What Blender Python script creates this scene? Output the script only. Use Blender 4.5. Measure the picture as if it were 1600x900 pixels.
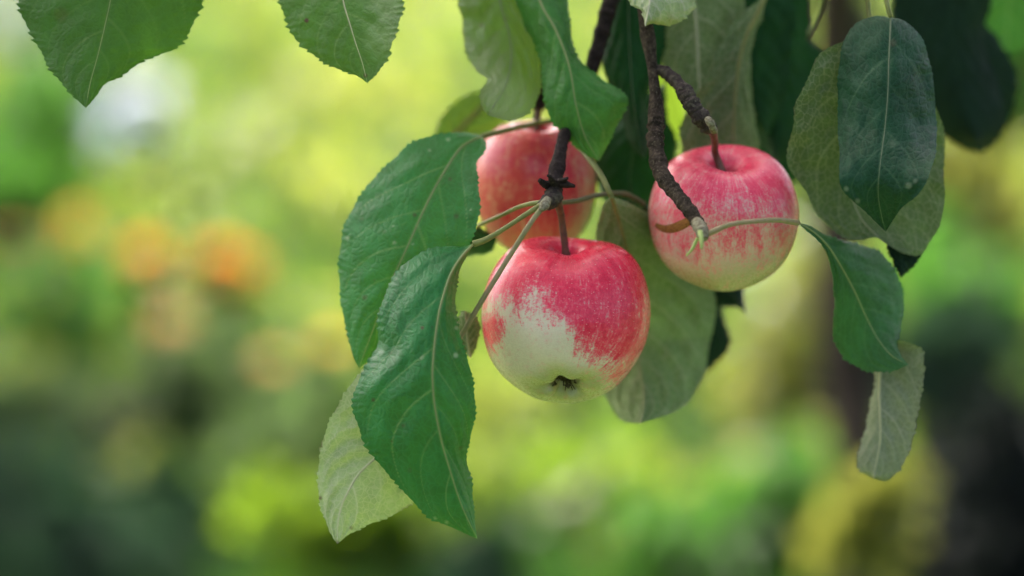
import bpy, math, random
import numpy as np
from mathutils import Vector, Matrix

for o in list(bpy.data.objects):
    bpy.data.objects.remove(o, do_unlink=True)
SC = bpy.context.scene
COL = SC.collection
RNG = np.random.default_rng(7)

# ------------------------------------------------------------------ camera
D = 0.894                       # metres from the lens to the fruit
LENS, SENSOR = 85.0, 36.0
PITCH = math.radians(10.0)
CAM = np.array([0.0, 0.0, 1.5])
cam = bpy.data.cameras.new('camera')
cam.lens = LENS
cam.sensor_width = SENSOR
cam.clip_start = 0.05
cam.clip_end = 500
cam.dof.use_dof = True
cam.dof.focus_distance = D - 0.010
cam.dof.aperture_fstop = 3.0
cam.dof.aperture_blades = 0
camo = bpy.data.objects.new('camera', cam)
COL.objects.link(camo)
camo.location = CAM
camo.rotation_euler = (math.pi / 2 - PITCH, 0, 0)
SC.camera = camo

# ------------------------------------------------------------------ sky, sun, exposure
SUN_EL, SUN_AZ = math.radians(48), math.radians(-28)      # azimuth measured from +Y towards +X
world = bpy.data.worlds.new('World')
SC.world = world
world.use_nodes = True
wn = world.node_tree
bg = wn.nodes['Background']
sky = wn.nodes.new('ShaderNodeTexSky')
sky.sky_type = 'NISHITA'
sky.sun_disc = False
sky.sun_elevation = SUN_EL
sky.sun_rotation = SUN_AZ
sky.air_density = 0.25
sky.dust_density = 6.0
sky.ozone_density = 0.0
wn.links.new(sky.outputs[0], bg.inputs[0])
bg.inputs[1].default_value = 0.15
sl = bpy.data.lights.new('sun', 'SUN')
sl.energy = 2.1
sl.angle = math.radians(0.6)
sl.color = (1.0, 0.95, 0.86)
so = bpy.data.objects.new('sun', sl)
COL.objects.link(so)
SUNV = np.array([math.sin(SUN_AZ) * math.cos(SUN_EL), math.cos(SUN_AZ) * math.cos(SUN_EL), math.sin(SUN_EL)])
so.rotation_euler = Vector(SUNV).to_track_quat('Z', 'Y').to_euler()
so.location = (-2, 5, 6)
SC.view_settings.view_transform = 'Standard'
SC.view_settings.look = 'None'
SC.view_settings.exposure = 2.55
SC.view_settings.gamma = 1.0
SC.view_settings.use_curve_mapping = False
SC.render.engine = 'CYCLES'
SC.cycles.use_denoising = True
SC.cycles.max_bounces = 4
SC.cycles.diffuse_bounces = 3
SC.cycles.adaptive_threshold = 0.03
SC.cycles.glossy_bounces = 2
SC.cycles.transmission_bounces = 3
SC.cycles.transparent_max_bounces = 6

# ------------------------------------------------------------------ coordinates
RIGHT = np.array([1.0, 0, 0])
FWD = np.array([0, math.cos(PITCH), -math.sin(PITCH)])
UP = np.array([0, math.sin(PITCH), math.cos(PITCH)])
PXM = SENSOR / LENS / 1600.0      # metres per pixel per metre of depth


def P(px, py, dz=0.0, base=D):
    """world point seen at photo pixel (px, py), dz metres behind the plane of focus"""
    px = np.asarray(px, float); py = np.asarray(py, float)
    d = base + np.asarray(dz, float)
    x = (px - 800) * PXM * d
    y = (450 - py) * PXM * d
    return CAM + x[..., None] * RIGHT + y[..., None] * UP + d[..., None] * FWD


def ground_at(px, py):
    v = (px - 800) * PXM * RIGHT + (450 - py) * PXM * UP + FWD
    t = -CAM[2] / v[2]
    return CAM + v * t


def at(px, py, depth):
    return P(px, py, 0.0, base=depth)


# ------------------------------------------------------------------ helpers
def empty(name, loc, label=None, cat=None, group=None, kind=None):
    o = bpy.data.objects.new(name, None)
    o.empty_display_size = 0.02
    COL.objects.link(o)
    o.location = [float(c) for c in loc]
    tag(o, label, cat, group, kind)
    return o


def tag(o, label=None, cat=None, group=None, kind=None):
    if label: o['label'] = label
    if cat: o['category'] = cat
    if group: o['group'] = group
    if kind: o['kind'] = kind
    return o


def abs_loc(o):
    v = np.zeros(3)
    while o is not None:
        v = v + np.array(o.location)
        o = o.parent
    return v


def mesh_obj(name, verts, faces, mat, parent=None, attrs=None, smooth=True, uv=None):
    """verts in world space (n,3); faces (m,3|4) int array"""
    verts = np.asarray(verts, float)
    if parent is not None:
        verts = verts - abs_loc(parent)
    me = bpy.data.meshes.new(name)
    faces = np.asarray(faces, np.int32)
    k = faces.shape[1]
    me.vertices.add(len(verts))
    me.vertices.foreach_set('co', verts.astype(np.float32).ravel())
    me.loops.add(faces.size)
    me.loops.foreach_set('vertex_index', faces.ravel())
    me.polygons.add(len(faces))
    me.polygons.foreach_set('loop_start', np.arange(0, faces.size, k, dtype=np.int32))
    me.polygons.foreach_set('loop_total', np.full(len(faces), k, np.int32))
    me.polygons.foreach_set('use_smooth', np.full(len(faces), smooth, bool))
    for an, av in (attrs or {}).items():
        av = np.asarray(av, np.float32)
        if av.ndim == 1:
            a = me.attributes.new(an, 'FLOAT', 'POINT')
            a.data.foreach_set('value', av)
        else:
            a = me.attributes.new(an, 'FLOAT_VECTOR', 'POINT')
            a.data.foreach_set('vector', av.ravel())
    me.update(calc_edges=True)
    me.validate()
    me.materials.append(mat)
    o = bpy.data.objects.new(name, me)
    COL.objects.link(o)
    if parent is not None:
        o.parent = parent
    return o


def spline(pts, n, k=None):
    """Catmull-Rom through pts (m,dim), resampled to n points even in length of the first two columns"""
    p = np.asarray(pts, float)
    if len(p) == 2:
        t = np.linspace(0, 1, n)[:, None]
        return p[0] * (1 - t) + p[1] * t
    e = np.vstack([2 * p[0] - p[1], p, 2 * p[-1] - p[-2]])
    out = []
    for i in range(1, len(e) - 2):
        t = np.linspace(0, 1, 24, endpoint=False)[:, None]
        a, b, c, d = e[i - 1], e[i], e[i + 1], e[i + 2]
        out.append(0.5 * (2 * b + (c - a) * t + (2 * a - 5 * b + 4 * c - d) * t ** 2 + (3 * b - a - 3 * c + d) * t ** 3))
    out.append(p[-1:])
    q = np.vstack(out)
    kk = k or q.shape[1]
    L = np.concatenate([[0], np.cumsum(np.linalg.norm(np.diff(q[:, :kk], axis=0), axis=1))])
    s = np.linspace(0, L[-1], n)
    return np.stack([np.interp(s, L, q[:, j]) for j in range(q.shape[1])], 1)


def interp(vals, t):
    vals = np.atleast_1d(np.asarray(vals, float))
    if len(vals) == 1:
        return np.full_like(t, vals[0])
    x = np.linspace(0, 1, len(vals))
    q = spline(np.stack([x, vals], 1), 200, 1)
    return np.interp(t, q[:, 0], q[:, 1])


def wav(x, y, seed, f=1.0, n=6):
    """smooth noise in about -1..1"""
    r = np.random.default_rng(seed)
    out = 0
    for i in range(n):
        a = r.uniform(0, 2 * math.pi)
        k = f * r.uniform(0.6, 1.7)
        out = out + np.sin(k * (np.cos(a) * x + np.sin(a) * y) * 2 * math.pi + r.uniform(0, 6.28))
    return out / n * 1.6


def grid_faces(nu, nv, closed=False):
    i = np.arange(nu - 1)[:, None]
    j = np.arange(nv if closed else nv - 1)[None, :]
    j2 = (j + 1) % nv
    a = i * nv + j
    b = i * nv + j2
    c = (i + 1) * nv + j2
    d = (i + 1) * nv + j
    return np.stack([a + 0 * b, b + 0 * a, c + 0 * a, d + 0 * a], -1).reshape(-1, 4)


def tube_geo(pts, rad, seg=14, bump=0.0, seed=0, flat=None):
    pts = np.asarray(pts, float)
    n = len(pts)
    rad = np.broadcast_to(np.asarray(rad, float), (n,))
    T = np.gradient(pts, axis=0)
    T /= np.linalg.norm(T, axis=1)[:, None] + 1e-12
    N = np.zeros_like(pts)
    ref = np.array([0.3, 1.0, 0.2])
    v = ref - T[0] * np.dot(ref, T[0])
    N[0] = v / np.linalg.norm(v)
    for i in range(1, n):
        v = N[i - 1] - T[i] * np.dot(N[i - 1], T[i])
        N[i] = v / (np.linalg.norm(v) + 1e-12)
    B = np.cross(T, N)
    a = np.linspace(0, 2 * math.pi, seg, endpoint=False)
    L = np.concatenate([[0], np.cumsum(np.linalg.norm(np.diff(pts, axis=0), axis=1))])
    R = np.repeat(rad[:, None], seg, 1)
    if np.ndim(bump):
        bump = np.interp(np.linspace(0, 1, n), np.linspace(0, 1, len(bump)), bump)[:, None]
    if np.ndim(bump) or bump:
        s = L[:, None] / (rad.mean() * 2 + 1e-9)
        R = R * (1 + 0.8 * bump * wav(s * 0.7 + 0 * a, np.cos(a) * 0.5 + 0 * s, seed, 0.6, 9) + 0.25 * bump * wav(np.sin(a) * 0.9 + 0 * s, s, seed + 1, 1.1, 9)
                 + 0.55 * bump * wav(s * 2 + 0 * a, np.cos(a + 1) * 1.3 + 0 * s, seed + 2, 1.3, 9))
    if np.ndim(bump) or bump:
        rk = np.random.default_rng(seed + 77)
        s = L[:, None] / (rad.mean() * 2 + 1e-9)
        for _ in range(int(min(60, s.max() * 1.3)) + 2):
            s0, a0 = rk.uniform(0, s.max()), rk.uniform(0, 6.28)
            g = rk.uniform(-0.9, 1.5) * bump
            R = R * (1 + g * np.exp(-((s - s0) / rk.uniform(.10, .35)) ** 2 - (np.angle(np.exp(1j * (a - a0)))[None, :] / rk.uniform(.5, 1.3)) ** 2))
    V = pts[:, None, :] + R[..., None] * (np.cos(a)[None, :, None] * N[:, None, :] + np.sin(a)[None, :, None] * B[:, None, :])
    V = V.reshape(-1, 3)
    F = grid_faces(n, seg, True)
    # caps as degenerate-free fans made of quads around a centre point
    V = np.vstack([V, pts[:1], pts[-1:]])
    c0, c1 = n * seg, n * seg + 1
    caps = []
    for j in range(0, seg, 2):
        caps.append([c0, (j + 2) % seg, (j + 1) % seg, j])
        o = (n - 1) * seg
        caps.append([c1, o + j, o + (j + 1) % seg, o + (j + 2) % seg])
    F = np.vstack([F, np.array(caps)])
    return V, F, np.concatenate([np.repeat(L, seg), [0, L[-1]]])


def tube(name, pxpts, radpx, mat, parent, n=40, seg=12, bump=0.0, seed=0, rings=None, base=D):
    """pxpts rows (px, py, dz); radpx radius in photo pixels along it; rings = [(t, width, gain)]"""
    q = spline(pxpts, n, 2)
    w = P(q[:, 0], q[:, 1], q[:, 2], base)
    t = np.linspace(0, 1, n)
    r = interp(radpx, t)
    for (t0, wd, g) in rings or []:
        r = r * (1 + 1.0 * g * np.exp(-((t - t0 - 0.012 * math.sin(t0 * 91)) / (wd * (0.8 + 0.5 * abs(math.sin(t0 * 57))))) ** 2))
    r = r * PXM * (base + q[:, 2])
    V, F, L = tube_geo(w, r, seg, bump, seed)
    return mesh_obj(name, V, F, mat, parent, {'along': L})


# ------------------------------------------------------------------ node helpers
def new_mat(name):
    m = bpy.data.materials.new(name)
    m.use_nodes = True
    nt = m.node_tree
    nt.nodes.clear()
    out = nt.nodes.new('ShaderNodeOutputMaterial')
    return m, nt, out


class NT:
    def __init__(s, nt): s.nt = nt
    def n(s, t, **kw):
        o = s.nt.nodes.new('ShaderNode' + t)
        for k, v in kw.items():
            setattr(o, k, v)
        return o
    def set(s, sock, v):
        if hasattr(v, 'is_output') or isinstance(v, bpy.types.NodeSocket):
            s.nt.links.new(v, sock)
        else:
            if isinstance(v, (tuple, list)) and len(v) == 3 and sock.type == 'RGBA':
                v = (*v, 1)
            sock.default_value = v
    def math(s, op, a, b=0.0, c=0.0, clamp=False):
        o = s.n('Math', operation=op, use_clamp=clamp)
        s.set(o.inputs[0], a); s.set(o.inputs[1], b)
        if op in ('MULTIPLY_ADD',): s.set(o.inputs[2], c)
        return o.outputs[0]
    def mix(s, f, a, b, blend='MIX'):
        o = s.n('Mix', data_type='RGBA', blend_type=blend)
        s.set(o.inputs[0], f); s.set(o.inputs[6], a); s.set(o.inputs[7], b)
        return o.outputs[2]
    def attr(s, name):
        return s.n('Attribute', attribute_name=name)
    def noise(s, vec, scale, detail=3, rough=0.55, dist=0.0):
        o = s.n('TexNoise')
        if vec is not None: s.set(o.inputs['Vector'], vec)
        o.inputs['Scale'].default_value = scale
        o.inputs['Detail'].default_value = detail
        o.inputs['Roughness'].default_value = rough
        o.inputs['Distortion'].default_value = dist
        return o.outputs['Fac']
    def ramp(s, f, lo, hi, a=0.0, b=1.0):
        o = s.n('MapRange', interpolation_type='SMOOTHSTEP')
        s.set(o.inputs[0], f); s.set(o.inputs[1], lo); s.set(o.inputs[2], hi); s.set(o.inputs[3], a); s.set(o.inputs[4], b)
        return o.outputs[0]
    def bump(s, h, strength, dist):
        o = s.n('Bump')
        o.inputs['Strength'].default_value = strength
        o.inputs['Distance'].default_value = dist
        s.set(o.inputs['Height'], h)
        return o.outputs[0]


# ------------------------------------------------------------------ materials
def leaf_material(name, top, under, trans=(0.16, 0.30, 0.03), tfac=0.35, rough=0.42, veintop=None, veinunder=None, spec=0.45):
    """two faced leaf: green gloss above, felty pale below, veins from the mesh's own attributes"""
    m, nt, out = new_mat(name)
    k = NT(nt)
    geo = k.n('NewGeometry')
    back = geo.outputs['Backfacing']
    vein = k.attr('vein').outputs['Fac']
    lv = k.attr('lv').outputs['Vector']            # leaf coordinates in centimetres
    spot = k.attr('spot').outputs['Fac']
    pale = k.attr('pale').outputs['Fac']
    n1 = k.noise(lv, 0.9, 4, 0.6)
    n2 = k.noise(lv, 5.0, 3, 0.6)
    vor = k.n('TexVoronoi', feature='DISTANCE_TO_EDGE')
    k.set(vor.inputs['Vector'], lv); vor.inputs['Scale'].default_value = 4.2
    net = k.ramp(vor.outputs['Distance'], 0.0, 0.10, 1.0, 0.0)
    vor2 = k.n('TexVoronoi', feature='DISTANCE_TO_EDGE')
    k.set(vor2.inputs['Vector'], lv); vor2.inputs['Scale'].default_value = 11
    net2 = k.ramp(vor2.outputs['Distance'], 0.0, 0.12, 1.0, 0.0)
    veintop = veintop or tuple(min(1, c * 1.5 + 0.10) for c in top)
    veinunder = veinunder or tuple(min(1, c * 1.15 + 0.10) for c in under)
    # upper face
    ct = k.mix(k.ramp(n1, 0.35, 0.7), tuple(c * 0.80 for c in top), tuple(c * 1.22 for c in top))
    ct = k.mix(k.math('MULTIPLY', k.ramp(n2, 0.45, 0.75), 0.25), ct, (top[0] * 1.7, top[1] * 1.25, top[2] * 0.9))
    ct = k.mix(k.math('MULTIPLY', net, 0.42), ct, tuple(c * 1.7 + 0.01 for c in top))
    ct = k.mix(k.math('MULTIPLY', vein, 0.85), ct, veintop)
    # lower face
    cu = k.mix(k.ramp(n1, 0.3, 0.7), tuple(c * 0.86 for c in under), tuple(c * 1.15 for c in under))
    cu = k.mix(k.math('MULTIPLY', net, 0.35), cu, veinunder)
    cu = k.mix(k.math('MULTIPLY', net2, 0.18), cu, veinunder)
    cu = k.mix(k.math('MULTIPLY', vein, 0.9), cu, veinunder)
    col = k.mix(back, ct, cu)
    col = k.mix(k.math('MULTIPLY', pale, 0.8), col, (0.42, 0.49, 0.30))
    col = k.mix(k.ramp(spot, 0.0, 1.0), col, (0.11, 0.055, 0.03))
    bs = k.n('BsdfPrincipled')
    k.set(bs.inputs['Base Color'], col)
    k.set(bs.inputs['Roughness'], k.math('MULTIPLY_ADD', back, 0.32, k.ramp(n2, 0.2, 0.8, rough - 0.07, rough + 0.1)))
    k.set(bs.inputs['Specular IOR Level'], k.math('MULTIPLY_ADD', back, -spec * 0.6, spec))
    cell = k.ramp(vor.outputs['Distance'], 0.0, 0.30, 0.0, 1.0)
    cell2 = k.ramp(vor2.outputs['Distance'], 0.0, 0.30, 0.0, 1.0)
    h = k.math('MULTIPLY_ADD', n1, 0.8, k.math('MULTIPLY_ADD', cell, 0.7, k.math('MULTIPLY', cell2, 0.2)))
    bm = k.bump(h, 0.4, 0.0005)
    k.set(bs.inputs['Normal'], bm)
    tr = k.n('BsdfTranslucent')
    ctr = k.mix(k.math('MULTIPLY', vein, 0.5), trans, tuple(c * 0.55 for c in trans))
    ctr = k.mix(k.math('MULTIPLY', net, 0.3), ctr, tuple(c * 0.6 for c in trans))
    ctr = k.mix(k.ramp(spot, 0.0, 1.0), ctr, (0.03, 0.02, 0.01))
    k.set(tr.inputs['Color'], ctr)
    mx = k.n('MixShader')
    k.set(mx.inputs[0], tfac)
    nt.links.new(bs.outputs[0], mx.inputs[1]); nt.links.new(tr.outputs[0], mx.inputs[2])
    nt.links.new(mx.outputs[0], out.inputs[0])
    return m


def plain(name, col, rough=0.6, spec=0.4, nscale=None, col2=None, trans=None, tfac=0.0, bump=0.0, coord='Object'):
    m, nt, out = new_mat(name)
    k = NT(nt)
    bs = k.n('BsdfPrincipled')
    c = col
    if nscale:
        tc = k.n('TexCoord')
        nz = k.noise(tc.outputs[coord], nscale, 5, 0.6)
        c = k.mix(k.ramp(nz, 0.3, 0.7), col, col2 or tuple(x * 0.6 for x in col))
        if bump:
            k.set(bs.inputs['Normal'], k.bump(nz, 0.7, bump))
    k.set(bs.inputs['Base Color'], c)
    bs.inputs['Roughness'].default_value = rough
    bs.inputs['Specular IOR Level'].default_value = spec
    last = bs.outputs[0]
    if tfac:
        tr = k.n('BsdfTranslucent'); k.set(tr.inputs['Color'], trans or col)
        mx = k.n('MixShader'); k.set(mx.inputs[0], tfac)
        nt.links.new(last, mx.inputs[1]); nt.links.new(tr.outputs[0], mx.inputs[2])
        last = mx.outputs[0]
    nt.links.new(last, out.inputs[0])
    return m


def bark_material(name, c1, c2, c3, scale=900, bump=0.0008, lichen=0.5):
    m, nt, out = new_mat(name)
    k = NT(nt)
    tc = k.n('TexCoord').outputs['Object']
    al = k.attr('along').outputs['Fac']
    n1 = k.noise(tc, scale * 0.25, 5, 0.65)
    n2 = k.noise(tc, scale, 4, 0.7)
    sn = k.math('SINE', k.math('MULTIPLY_ADD', al, scale * 1.7, k.math('MULTIPLY', n1, 34.0)))
    ring = k.ramp(sn, 0.55, 1.0)
    c = k.mix(k.ramp(n1, 0.35, 0.68), c1, c2)
    c = k.mix(k.math('MULTIPLY', k.ramp(n2, 0.56, 0.74), lichen), c, c3)
    c = k.mix(k.math('MULTIPLY', ring, 0.3), c, tuple(x * 0.35 for x in c1))
    bs = k.n('BsdfPrincipled')
    k.set(bs.inputs['Base Color'], c)
    bs.inputs['Roughness'].default_value = 0.8
    bs.inputs['Specular IOR Level'].default_value = 0.12
    h = k.math('MULTIPLY_ADD', n2, 0.6, k.math('MULTIPLY_ADD', ring, -0.6, n1))
    k.set(bs.inputs['Normal'], k.bump(h, 0.9, bump))
    nt.links.new(bs.outputs[0], out.inputs[0])
    return m


def apple_material(name, cream, pink, red, deep, green, amp=1.0):
    m, nt, out = new_mat(name)
    k = NT(nt)
    sv = k.attr('sv').outputs['Vector']        # streaks: long along the meridian
    dv = k.attr('dv').outputs['Vector']        # unit direction from the core
    bl = k.attr('blush').outputs['Fac']
    gr = k.attr('greenish').outputs['Fac']
    lo = k.attr('russet').outputs['Fac']
    s1 = k.noise(sv, 2.8, 4, 0.62, 0.3)
    s2 = k.noise(sv, 11.0, 4, 0.7, 0.2)
    s3 = k.noise(dv, 34.0, 4, 0.75)
    s4 = k.noise(dv, 3.0, 3, 0.5)
    f = k.math('MULTIPLY_ADD', k.math('SUBTRACT', s1, 0.5), 1.3 * amp, bl)
    f = k.math('MULTIPLY_ADD', k.math('SUBTRACT', s2, 0.5), 1.25 * amp, f)
    s5 = k.noise(dv, 11.0, 4, 0.65)
    f = k.math('MULTIPLY_ADD', k.math('SUBTRACT', s5, 0.5), 1.1 * amp, f)
    f = k.math('MULTIPLY_ADD', k.math('SUBTRACT', s3, 0.5), 2.1 * amp, f)
    base = k.mix(gr, cream, green)
    base = k.mix(k.math('MULTIPLY', k.ramp(s4, 0.4, 0.7), 0.25), base, tuple(c * 0.9 for c in cream))
    vq = k.n('TexVoronoi', feature='F1'); k.set(vq.inputs['Vector'], dv); vq.inputs['Scale'].default_value = 24
    fleck = k.ramp(k.math('MULTIPLY_ADD', s3, 0.25, vq.outputs['Distance']), 0.20, 0.30, 1.0, 0.0)
    base = k.mix(k.math('MULTIPLY', fleck, 0.30), base, (0.40, 0.36, 0.16))
    base = k.mix(k.math('MULTIPLY', k.ramp(s5, 0.5, 0.75), 0.28), base, pink)
    c = k.mix(k.ramp(f, -0.02, 0.55), base, pink)
    c = k.mix(k.ramp(f, 0.30, 0.92), c, red)
    c = k.mix(k.math('MULTIPLY', k.ramp(f, 0.85, 1.25), 0.8), c, deep)
    # pale lenticel dots
    vo = k.n('TexVoronoi', feature='F1'); k.set(vo.inputs['Vector'], dv); vo.inputs['Scale'].default_value = 17
    vo.inputs['Randomness'].default_value = 1.0
    dots = k.ramp(k.math('MULTIPLY_ADD', s3, 0.16, vo.outputs['Distance']), 0.14, 0.24, 1.0, 0.0)
    c = k.mix(k.math('MULTIPLY', k.math('MULTIPLY', dots, k.ramp(f, 0.5, 0.9)), 0.75), c, (0.85, 0.55, 0.45))
    c = k.mix(lo, c, (0.075, 0.06, 0.022))
    bs = k.n('BsdfPrincipled')
    k.set(bs.inputs['Base Color'], c)
    k.set(bs.inputs['Roughness'], k.ramp(s3, 0.3, 0.7, 0.20, 0.36))
    bs.inputs['Specular IOR Level'].default_value = 0.42
    bs.inputs['Coat Weight'].default_value = 0.15
    bs.inputs['Coat Roughness'].default_value = 0.15
    h = k.math('MULTIPLY_ADD', s3, 0.6, k.math('MULTIPLY', s2, 0.5))
    k.set(bs.inputs['Normal'], k.bump(h, 0.25, 0.0006))
    nt.links.new(bs.outputs[0], out.inputs[0])
    return m


def foliage_material(name, col, col2, trans, tfac=0.5, rough=0.5, trans2=None):
    m, nt, out = new_mat(name)
    k = NT(nt)
    r = k.attr('rnd').outputs['Fac']
    c = k.mix(r, col, col2)
    bs = k.n('BsdfPrincipled'); k.set(bs.inputs['Base Color'], c)
    bs.inputs['Roughness'].default_value = rough
    bs.inputs['Specular IOR Level'].default_value = 0.3
    tr = k.n('BsdfTranslucent')
    k.set(tr.inputs['Color'], k.mix(r, trans, trans2 or tuple(x * 0.7 for x in trans)))
    mx = k.n('MixShader'); k.set(mx.inputs[0], tfac)
    nt.links.new(bs.outputs[0], mx.inputs[1]); nt.links.new(tr.outputs[0], mx.inputs[2])
    nt.links.new(mx.outputs[0], out.inputs[0])
    return m


# ================================================================== SETTING
GROUND_MAT = plain('soil_and_turf', (0.05, 0.08, 0.024), 0.9, 0.1, 1.3, (0.075, 0.10, 0.03))
gx, gy = np.meshgrid(np.linspace(-60, 60, 61), np.linspace(-30, 150, 91), indexing='ij')
gz = 0.03 * wav(gx / 6, gy / 6, 3) - 0.03
o = mesh_obj('ground', np.stack([gx, gy, gz], -1).reshape(-1, 3), grid_faces(61, 91)[:, ::-1], GROUND_MAT)
tag(o, kind='structure')


def blades(n, x0, x1, y0, y1, hmin, hmax, wid, seed, region=None):
    r = np.random.default_rng(seed)
    y = y0 * (y1 / y0) ** r.uniform(0, 1, n)
    cx = (x0 + x1) / 2
    x = r.uniform(x0, x1, n) * y
    h = r.uniform(hmin, hmax, n) * (0.7 + 0.5 * (y / y1))
    a = r.uniform(0, 2 * math.pi, n)
    w = wid * (0.6 + y / 8)
    lean = r.normal(0, 0.35, (n, 2)) * h[:, None]
    b = np.stack([x, y, np.zeros(n)], 1)
    s = np.stack([np.cos(a) * w, np.sin(a) * w, np.zeros(n)], 1)
    t = b + np.stack([lean[:, 0], lean[:, 1], h], 1)
    m = b + 0.55 * (t - b) - np.stack([lean[:, 0], lean[:, 1], 0 * h], 1) * 0.2
    V = np.stack([b - s * 0.5, b + s * 0.5, m + s * 0.45, m - s * 0.45, t], 1).reshape(-1, 3)
    i = np.arange(n)[:, None] * 5
    F = np.vstack([i + np.array([[0, 1, 2]]), i + np.array([[0, 2, 3]]), i + np.array([[3, 2, 4]])])
    patch = 0.5 + 0.5 * wav(x / 1.5, y / 3.5, seed + 9, 0.7)
    rnd = np.clip(patch * 0.5 + r.uniform(0, 0.4, n) + np.clip((y - 8.5) / 6, -0.5, 0.5), 0, 1)  # near grass darker: tree shade put into the colour by distance
    return V, F, np.repeat(rnd, 5)


GRASS_MAT = foliage_material('meadow_grass', (0.028, 0.075, 0.014), (0.075, 0.110, 0.024), (0.045, 0.13, 0.018), 0.5, 0.5, (0.105, 0.170, 0.030))
V, F, rn = blades(80000, -0.62, 0.62, 3.2, 32, 0.12, 0.32, 0.012, 11)
tag(mesh_obj('grass', V, F, GRASS_MAT, None, {'rnd': rn}, False), 'sunlit yellow green meadow grass far behind the apples', 'grass', kind='stuff')


def leaf_cloud(n, centre, rad, size, seed, clump=9, fill=0.35, up=0.3):
    """n small pointed leaves in clumps inside an uneven ellipsoid"""
    r = np.random.default_rng(seed)
    c = r.normal(0, 1, (clump, 3)); c /= np.linalg.norm(c, axis=1)[:, None]
    c *= r.uniform(0.35 if fill > 0.03 else 0.0, 0.85, (clump, 1))
    which = r.integers(0, clump, n)
    q = r.normal(0, 1, (n, 3)); q /= np.linalg.norm(q, axis=1)[:, None]
    q *= (r.uniform(fill, 1, n) ** 0.5)[:, None] * r.uniform(0.28, 0.52, clump)[which][:, None]
    p = (c[which] + q) * np.asarray(rad) + np.asarray(centre)
    d = r.normal(0, 1, (n, 3)) + np.array([0, 0, -0.2]); d /= np.linalg.norm(d, axis=1)[:, None]
    nn = r.normal(0, 1, (n, 3)) + np.array([0, 0, up]); s = np.cross(d, nn); s /= np.linalg.norm(s, axis=1)[:, None] + 1e-9
    nz = np.cross(s, d)
    L = size * r.uniform(0.6, 1.3, n)[:, None]
    W = L * 0.30
    V = np.stack([p, p + d * L * 0.5 + s * W + nz * L * 0.07, p + d * L - nz * L * 0.06, p + d * L * 0.5 - s * W + nz * L * 0.07], 1).reshape(-1, 3)
    i = np.arange(n)[:, None] * 4
    F = np.vstack([i + np.array([[0, 1, 2]]), i + np.array([[0, 2, 3]])])
    rnd = np.repeat(np.clip(r.uniform(0, 1, clump)[which] * 0.6 + r.uniform(0, 0.4, n), 0, 1), 4)
    return V, F, rnd


STEM_MAT = plain('green_stem', (0.10, 0.13, 0.04), 0.6, 0.3)
WOOD_MAT = bark_material('garden_bark', (0.035, 0.026, 0.022), (0.075, 0.055, 0.045), (0.10, 0.10, 0.07), 60, 0.01, 0.3)


def shrub(name, label, cat, px, py, depth, rpx, mat, n, size, seed, group=None, sq=(1, 1, 1), clump=9, stems=5):
    c = at(px, py, depth)
    k = PXM * depth
    rad = np.array([rpx[0] * k * sq[0], (rpx[0] + rpx[1]) * 0.5 * k * sq[1], rpx[1] * k * sq[2]])
    root = empty(name, (c[0], c[1], 0.0), label, cat, group)
    V, F, rn = leaf_cloud(n, c, rad, size, seed, clump)
    V[:, 2] = np.maximum(V[:, 2], 0.01)
    mesh_obj('foliage', V, F, mat, root, {'rnd': rn}, False)
    r = np.random.default_rng(seed + 100)
    for i in range(stems):
        e = c + rad * r.normal(0, 0.3, 3)
        b = np.array([c[0] + r.normal(0, 0.03), c[1] + r.normal(0, 0.03), -0.02])
        mid = (b + e) / 2 + r.normal(0, 0.02, 3)
        V, F, L = tube_geo(spline(np.array([b, mid, e]), 10), np.linspace(0.007, 0.003, 10), 8)
        mesh_obj('stem', V, F, STEM_MAT, root, {'along': L})
    return root


M_LIME = foliage_material('lime_foliage', (0.075, 0.16, 0.012), (0.11, 0.17, 0.02), (0.24, 0.40, 0.02), 0.55, 0.3)
M_GREEN = foliage_material('green_foliage', (0.04, 0.11, 0.02), (0.06, 0.13, 0.03), (0.11, 0.32, 0.035), 0.5)
M_MID = foliage_material('soft_green_foliage', (0.055, 0.10, 0.035), (0.075, 0.115, 0.045), (0.15, 0.26, 0.07), 0.5)
M_SHADED = foliage_material('shaded_foliage', (0.018, 0.045, 0.026), (0.034, 0.070, 0.038), (0.04, 0.10, 0.04), 0.25, 0.95)  # shade of the dark garden areas is put into this leaf colour
M_OLIVE = foliage_material('olive_foliage', (0.12, 0.145, 0.03), (0.16, 0.175, 0.04), (0.29, 0.32, 0.05), 0.5)

# ================================================================== BRANCH WITH THE FRUIT
TWIG = bark_material('twig_bark', (0.026, 0.020, 0.013), (0.085, 0.064, 0.042), (0.28, 0.25, 0.15), 1300, 0.0010, 0.75)
TWIG_DARK = bark_material('dark_twig_bark', (0.018, 0.013, 0.011), (0.045, 0.034, 0.028), (0.12, 0.10, 0.065), 1300, 0.0010, 0.5)
SPUR = bark_material('spur_bark', (0.04, 0.030, 0.026), (0.10, 0.085, 0.06), (0.30, 0.27, 0.18), 1300, 0.0007, 0.6)
PET = plain('petiole_skin', (0.22, 0.24, 0.075), 0.55, 0.25, 300, (0.16, 0.18, 0.05))
PET_PINK = plain('pinkish_petiole_skin', (0.33, 0.24, 0.14), 0.55, 0.25, 250, (0.22, 0.22, 0.09))
PET_DARK = plain('shaded_petiole_skin', (0.16, 0.17, 0.06), 0.5, 0.4, 250, (0.11, 0.13, 0.05))
STEMM = plain('fruit_stem_skin', (0.16, 0.085, 0.045), 0.5, 0.4, 500, (0.08, 0.05, 0.028), bump=0.0003)
FUZZ = plain('downy_bud_skin', (0.32, 0.31, 0.20), 0.9, 0.1, 900, (0.12, 0.10, 0.06), bump=0.0006)
STIP = plain('young_stipule_skin', (0.30, 0.40, 0.10), 0.5, 0.4)
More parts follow.
